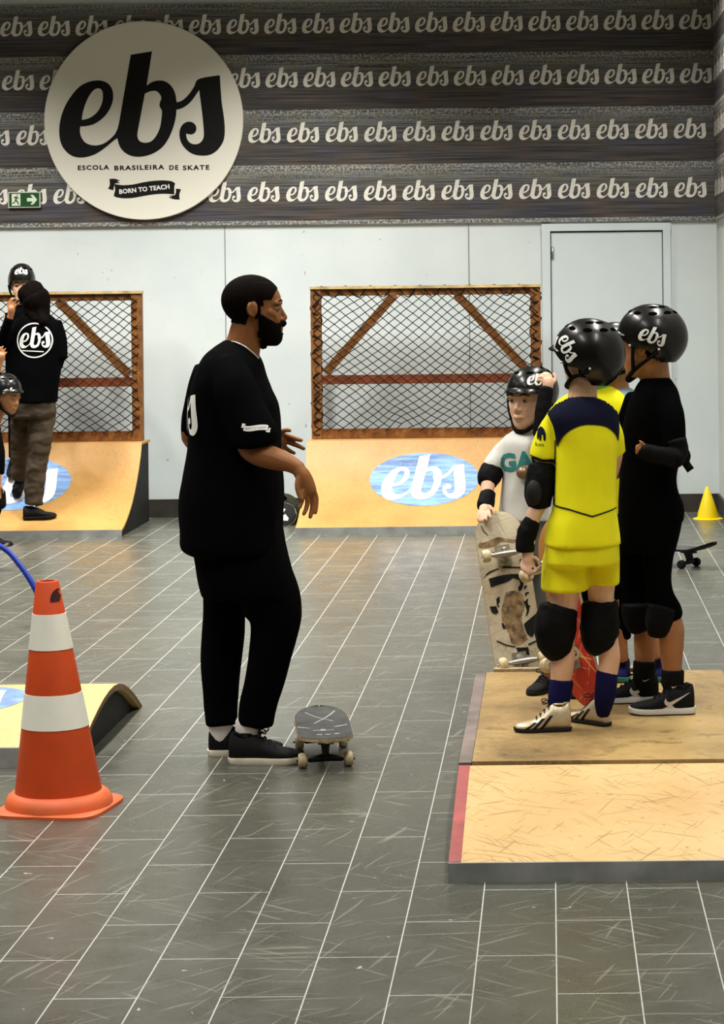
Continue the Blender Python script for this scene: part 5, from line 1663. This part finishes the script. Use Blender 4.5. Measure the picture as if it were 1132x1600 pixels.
shell('hair', body, MH, lambda v: v[2] > 0.35 and v[1] < -0.05 and not (abs(v[0]) > 0.33 and v[1] > -0.16), M_hair, kid, 0.004)
bm = BM(); f.torso(bm, top_)
for x, k in ((880, -1), (970, 1)): f.limb(bm, [(x, 634, .01, 15), (x + 2 * k, 665, .03, 16), (x, 695, .06, 15)], n=18, cap=0.2)
ts = fuse('t_shirt', bm, M_yellow, kid, 0.008, 4, 0.004, (14, 14, 5))
bm = BM(); add_tube(bm, [(*(f.p(930 + 20 * math.cos(a), 607 - 2 * math.cos(a), 0.05 * math.sin(a))), 0.010) for a in [2 * PI * k / 16 for k in range(17)]], n=8, sub=1); obj('collar', bm, M_green, ts)
bm = BM(); f.torso(bm, [(785, 870, 978, .115), (850, 872, 976, .115)]); f.limb(bm, [(899, 845, 0, 27), (885, 940, 0, 24)], n=18, cap=.15); f.limb(bm, [(947, 845, 0, 27), (934, 940, 0, 24)], n=18, cap=.15)
fuse('shorts', bm, M_black, kid, 0.008, 4, 0.004)
q = PZ(857, 1069, PZL); shoe(kid, (q.x + 0.02, 8.42, PZL), (-0.45, -0.9), 0.19, 'dark')
q = PZ(900, 1085, PZL); shoe(kid, (q.x + 0.01, 8.36, PZL), (-0.1, -1), 0.185, 'dark')
helmet(kid, f.p(926, 556, 0), TH, 0.103, 0.122, 0.11, pitch=4, logos=((60, 12, 0.09, 6),), chin=MH @ Vector((0, 0.30, -0.02)))

f = Fig(8.60)
b = PZ(1002, 1055, PZL)
kid = thing('person', b, 'child in light blue shirt hardly visible between the two tall helmeted children', 'person')
TH = -70
top_ = [(606, 950, 985, .045), (616, 935, 1001, .08), (632, 926, 1010, .10), (670, 925, 1012, .11), (740, 928, 1008, .11), (800, 926, 1010, .115)]
bm = BM()
MH = headM(f.p(962, 598, 0), TH, 0.205)
add_head(bm, MH, True)
f.limb(bm, [(966, 628, 0, 23), (965, 605, 0, 19), (964, 580, 0, 19)])
f.torso(bm, [(r[0], r[1] + 8, r[2] - 8, r[3] - .02) for r in top_[1:]])
f.torso(bm, [(790, 934, 1002, .09), (860, 936, 1000, .09)])
f.limb(bm, [(950, 855, 0, 22), (962, 960, -.01, 17), (972, 1030, -.02, 11)]); f.limb(bm, [(988, 855, 0, 22), (1008, 960, -.01, 17), (1026, 1025, -.02, 11)])
for x, k in ((932, -1), (1004, 1)):
    f.limb(bm, [(x, 640, .02, 14), (x + 4 * k, 700, .04, 12), (x + 2 * k, 760, -.04, 9), (x + 1 * k, 775, -.05, 9)])
    fingers(f, bm, [[(x + (i - 1.5) * 4, 780, -.05, 3.4), (x + (i - 1.5) * 4, 790, -.055, 3.1), (x + (i - 1.5) * 3.6, 798, -.055, 2.7)] for i in range(4)] + [[(x - 8 * k, 772, -.06, 3.4), (x - 11 * k, 781, -.065, 3.1), (x - 11 * k, 788, -.065, 2.7)]])
body = fuse('body', bm, M_skin_t, kid, 0.0055, 3)
eyes(MH, kid, M_skin_t)
shell('hair', body, MH, lambda v: v[2] > 0.35 and v[1] < -0.05 and not (abs(v[0]) > 0.33 and v[1] > -0.16), M_hair, kid, 0.004)
bm = BM(); f.torso(bm, top_)
for x, k in ((938, -1), (998, 1)): f.limb(bm, [(x, 632, .01, 15), (x + 3 * k, 665, .03, 15), (x + 3 * k, 695, .04, 14)], n=18, cap=0.2)
fuse('t_shirt', bm, M_lblue, kid, 0.008, 4, 0.004, (14, 14, 5))
bm = BM(); f.torso(bm, [(785, 928, 1008, .11), (850, 930, 1006, .11)]); f.limb(bm, [(950, 845, 0, 25), (962, 960, 0, 21), (970, 1000, 0, 18)], n=18, cap=.15); f.limb(bm, [(987, 845, 0, 25), (1006, 960, 0, 21), (1016, 990, 0, 18)], n=18, cap=.15)
fuse('trousers', bm, M_black, kid, 0.008, 4, 0.004)
for x, k in ((976, -1), (1028, 1)):
    q = PZ(x, 1058, PZL)
    shoe(kid, (q.x, 8.70, PZL), (0.1 * k, -1), 0.20, 'tealrun')
helmet(kid, f.p(962, 551, 0), TH, 0.103, 0.122, 0.118, logos=((60, 12, 0.09, 6),), chin=MH @ Vector((0, 0.30, -0.02)))

# ================= the woman in black on the left ramp
f = Fig(15.70)
b = P(48, 798, 15.68); b.z = ramp_z(15.68)
wom = thing('person', b, 'woman in black T-shirt with white round back logo, standing on the left ramp', 'person')
TH = -140
top_ = [(486, 44, 68, .06), (497, 26, 84, .10), (511, 14, 94, .12), (540, 10, 97, .13), (575, 10, 95, .135), (600, 12, 92, .135), (629, 16, 89, .14)]
bm = BM()
MH = headM(f.p(50, 489, 0), TH, 0.215)
add_head(bm, MH)
f.limb(bm, [(54, 505, 0, 12), (53, 488, 0, 10.5), (52, 475, 0, 10.5)])
f.torso(bm, [(r[0], r[1] + 5, r[2] - 5, r[3] - .03) for r in top_[1:]])
f.torso(bm, [(618, 22, 84, .11), (648, 23, 83, .10)])
f.limb(bm, [(33, 640, .04, 14), (31, 700, .12, 10), (30, 748, .2, 7)]); f.limb(bm, [(67, 640, 0, 17), (62, 700, -.02, 11), (52, 785, -.03, 7)])
f.limb(bm, [(20, 508, 0, 9), (5, 545, -.04, 8), (8, 520, -.12, 7), (17, 492, -.16, 5)])
f.limb(bm, [(17, 492, -.16, 5), (18, 484, -.165, 6), (19, 480, -.165, 5.5)])
fingers(f, bm, [[(15, 480, -.165, 2.3), (15, 471, -.165, 2.1), (18, 466, -.17, 1.9), (22, 466, -.17, 1.6)], [(18, 478, -.17, 2.3), (19, 470, -.175, 2.1), (23, 466, -.18, 1.9), (27, 465, -.18, 1.6)],
                [(21, 479, -.17, 2.3), (23, 473, -.175, 2.1), (27, 469, -.18, 1.8), (30, 468, -.18, 1.5)], [(23, 481, -.17, 2.1), (26, 477, -.175, 1.9), (29, 474, -.18, 1.7), (31, 472, -.18, 1.5)], [(14, 484, -.16, 2.4), (12, 477, -.155, 2.1), (14, 471, -.155, 1.8)]])
f.limb(bm, [(88, 508, 0, 9), (95, 545, .03, 8), (90, 570, .12, 6.5), (78, 590, .22, 5)])
f.limb(bm, [(78, 590, .22, 5), (74, 596, .225, 5.5)])
fingers(f, bm, [[(72 - i * 1.0, 592 + 2.6 * i, .23, 2.1), (68 - i, 595 + 2.6 * i, .23, 1.9), (65, 598 + 2.4 * i, .23, 1.6)] for i in range(4)] + [[(76, 591, .235, 2.3), (72, 588, .24, 2.0), (68, 588, .24, 1.7)]])
body = fuse('body', bm, M_skin_t, wom, 0.007, 3)
eyes(MH, wom, M_skin_t)
bm = BM()
f.limb(bm, [(52, 462, -.02, 20), (55, 466, -.02, 22.5), (58, 475, -.03, 21), (63, 490, -.05, 15), (68, 503, -.10, 9)], n=20, cap=0.9)
f.limb(bm, [(44, 461, -.02, 17), (50, 456, 0, 15), (60, 460, 0, 14)], n=16, cap=0.9)
add_ellipsoid(bm, (0, -0.10, 0.64), (0.37, 0.45, 0.42), MH, 20, 14)
f.limb(bm, [(46, 476, -.03, 12), (52, 490, -.06, 11), (58, 500, -.09, 8)], n=16, cap=0.9)
hr = fuse('hair', bm, M_hair, wom, 0.008, 4, 0.006, (30, 30, 6))
bm = BM()
f.torso(bm, top_)
f.limb(bm, [(86, 504, 0, 11), (94, 530, 0, 10.5), (98, 560, -.01, 8.5)], n=16, cap=.2)
f.limb(bm, [(21, 504, 0, 11), (6, 545, -.04, 10.5), (8, 520, -.12, 9), (15, 497, -.155, 7.5)], n=16, cap=.2)
f.limb(bm, [(96, 548, .02, 8.5), (91, 570, .11, 8), (82, 585, .18, 7)], n=14, cap=.2)
ts = fuse('t_shirt', bm, M_black, wom, 0.009, 4, 0.005)
oc = P(52.5, 532, 15.55)
k = 15.57 / F
lo_ = join2d([ring2d(25.5 * k, 27.5 * k), xf2d(EBS, 47 * k, 52 * k, 0, 0.02, 0.02), poly2d([[(-20 * k, -15 * k), (14 * k, -17 * k), (14 * k, -18.5 * k), (-20 * k, -16.5 * k)]])])
decal('back_logo', lo_, M_white, ts, [ts], (oc.x, 15.2, oc.z), (1, 0, 0), (0, 0, 1), (0, 1, 0), 0.004, 0.02, 0.3, 6)
bm = BM()
f.torso(bm, [(616, 17, 88, .13), (640, 17, 88, .125), (652, 18, 86, .12)])
f.limb(bm, [(33, 645, .05, 16), (31, 695, .12, 14), (31, 749, .20, 13)], n=18, cap=.12)
f.limb(bm, [(66, 645, 0, 20), (63, 690, -.02, 17.5), (56, 740, -.03, 15.5), (52, 788, -.04, 15)], n=18, cap=.12)
fuse('trousers', bm, M_khaki, wom, 0.009, 3, 0.011, (10, 10, 16))
hp = P(38, 796, 15.66); shoe(wom, (hp.x, 15.63, ramp_z(15.63) + 0.004), (1, 0.08), 0.225, 'dark', 0.04)
hp = P(28, 757, 15.90); shoe(wom, (hp.x, 15.86, ramp_z(15.86) + 0.012), (0.05, 1), 0.22, 'dark', 0.72)

# ================= helmeted child at the top of the left ramp
f = Fig(16.10)
b = P(32, 742, 16.05); b.z = ramp_z(16.05)
kid = thing('person', b, 'child in black helmet facing forward, standing behind the woman at the ramp top', 'person')
TH = 8
top_ = [(476, 26, 44, .045), (484, 16, 54, .08), (496, 10, 60, .10), (540, 10, 60, .11), (600, 10, 60, .115)]
bm = BM()
MH = headM(f.p(34, 470, -0.01), TH, 0.205)
add_head(bm, MH, True)
f.limb(bm, [(34, 488, 0, 11), (34, 470, 0, 9.5), (34, 455, 0, 9.5)])
f.torso(bm, [(r[0], r[1] + 4, r[2] - 4, r[3] - .02) for r in top_[1:]])
f.limb(bm, [(24, 590, 0, 11), (24, 660, -.02, 8.5), (24, 722, 0, 6)]); f.limb(bm, [(46, 590, 0, 11), (46, 660, -.02, 8.5), (46, 722, 0, 6)])
for x, k in ((13, -1), (57, 1)):
    f.limb(bm, [(x, 492, 0, 7), (x + 2 * k, 525, -.02, 6), (x, 555, -.10, 4.5), (x, 562, -.11, 4.8)])
    fingers(f, bm, [[(x + (i - 1.5) * 2.2, 564, -.11, 1.9), (x + (i - 1.5) * 2.2, 570, -.115, 1.7), (x + (i - 1.5) * 2.0, 575, -.115, 1.4)] for i in range(4)] + [[(x - 4.5 * k, 560, -.115, 1.9), (x - 6 * k, 566, -.118, 1.7), (x - 6 * k, 570, -.118, 1.4)]])
body = fuse('body', bm, M_skin_k, kid, 0.006, 3)
eyes(MH, kid, M_skin_k)
bm = BM(); f.torso(bm, top_)
for x, k in ((15, -1), (55, 1)): f.limb(bm, [(x, 490, 0, 8.5), (x + 3 * k, 522, -.02, 7.8), (x + k, 545, -.07, 6.5)], n=16, cap=.2)
fuse('t_shirt', bm, M_black, kid, 0.008, 4, 0.004)
bm = BM(); f.torso(bm, [(592, 12, 58, .11), (615, 12, 58, .11)]); f.limb(bm, [(24, 605, 0, 13), (24, 660, -.01, 11.5), (24, 715, 0, 10)], n=16, cap=.12); f.limb(bm, [(46, 605, 0, 13), (46, 660, -.01, 11.5), (46, 715, 0, 10)], n=16, cap=.12)
fuse('trousers', bm, M_black, kid, 0.008, 4, 0.004)
for x in (24, 46):
    q = P(x, 730, 16.14)
    shoe(kid, (q.x, 16.14, ramp_z(16.14) + 0.006), (0.0, -1), 0.19, 'dark', -0.62)
helmet(kid, f.p(34, 439, 0), TH, 0.097, 0.118, 0.128, logos=((-3, 38, 0.088, 0),), chin=MH @ Vector((0, 0.28, -0.03)), visor=False)

# ================= crouching child at the left edge
f = Fig(15.15)
b = P(-30, 850, 15.15); b.z = 0
kid = thing('person', b, 'crouching child in black helmet at the left picture edge, looking right and down', 'person')
TH = 62
bm = BM()
MH = headM(f.p(8, 644, 0), TH, 0.21, pitch=-14)
add_head(bm, MH, True)
f.limb(bm, [(-14, 664, 0, 13), (-6, 648, 0, 11), (0, 630, 0, 11)])
f.torso(bm, [(660, -38, -2, .08), (690, -50, -4, .10), (740, -62, -22, .10)])
f.limb(bm, [(-34, 735, -.06, 15), (-8, 775, -.1, 12), (-22, 842, -.1, 8)]); f.limb(bm, [(-50, 735, .08, 15), (-26, 780, .12, 12), (-44, 838, .12, 8)])
f.limb(bm, [(-6, 672, .06, 9), (-14, 640, .12, 8), (-6, 590, .14, 6), (0, 566, .14, 5)]); f.limb(bm, [(0, 566, .14, 5), (2, 558, .14, 6), (3, 554, .14, 5.5)])
fingers(f, bm, [[(-1, 552, .14, 2.2), (-1, 546, .14, 2.0), (1, 542, .14, 1.7)], [(2, 551, .14, 2.3), (3, 545, .14, 2.1), (5, 541, .14, 1.8)], [(5, 552, .14, 2.2), (7, 547, .14, 2.0), (9, 544, .14, 1.7)], [(7, 555, .14, 2.1), (9, 552, .14, 1.9), (11, 550, .14, 1.6)], [(-3, 558, .13, 2.3), (-6, 553, .13, 2.0), (-6, 548, .13, 1.7)]])
f.limb(bm, [(-10, 675, -.1, 9), (-3, 715, -.14, 7.5), (-4, 755, -.18, 6), (-4, 764, -.18, 6)])
fingers(f, bm, [[(-8 + 3 * i, 767, -.18, 2.1), (-8 + 3 * i, 774, -.185, 1.9), (-7 + 2.7 * i, 779, -.19, 1.6)] for i in range(4)] + [[(2, 760, -.185, 2.2), (5, 766, -.19, 1.9), (5, 771, -.19, 1.6)]])
body = fuse('body', bm, M_skin_t, kid, 0.006, 3)
eyes(MH, kid, M_skin_t)
bm = BM(); f.torso(bm, [(656, -36, -4, .085), (690, -54, 0, .115), (745, -66, -18, .115)])
f.limb(bm, [(-14, 670, -.07, 14), (-4, 708, -.135, 11.5), (-3, 740, -.165, 9.5)], n=16, cap=.2); f.limb(bm, [(-12, 672, .03, 13), (-14, 645, .115, 11.5), (-9, 604, .137, 8.5)], n=16, cap=.2)
fuse('sweatshirt', bm, M_black, kid, 0.008, 4, 0.004)
bm = BM(); f.torso(bm, [(725, -64, -20, .11), (752, -64, -20, .11)])
f.limb(bm, [(-34, 742, -.06, 18), (-10, 776, -.1, 15), (-20, 830, -.1, 11)], n=16, cap=.15); f.limb(bm, [(-50, 742, .08, 18), (-28, 780, .12, 15), (-44, 826, .12, 11)], n=16, cap=.15)
fuse('trousers', bm, M_black, kid, 0.008, 4, 0.004)
bm = BM(); f.limb(bm, [(-6, 770, -.12, 15), (-5, 790, -.12, 15)], n=16, cap=.5); fuse('knee_pad', bm, M_pad, kid, 0.008, 3, 0.003)
for x, y_ in ((-26, 15.02), (-48, 15.24)):
    shoe(kid, (P(x, 840, y_).x, y_, 0.0), (1, -0.1), 0.20, 'dark')
helmet(kid, f.p(7, 608, 0), TH, 0.105, 0.124, 0.112, pitch=-12, logos=((28, 4, 0.092, 4),), chin=MH @ Vector((0, 0.29, -0.03)))
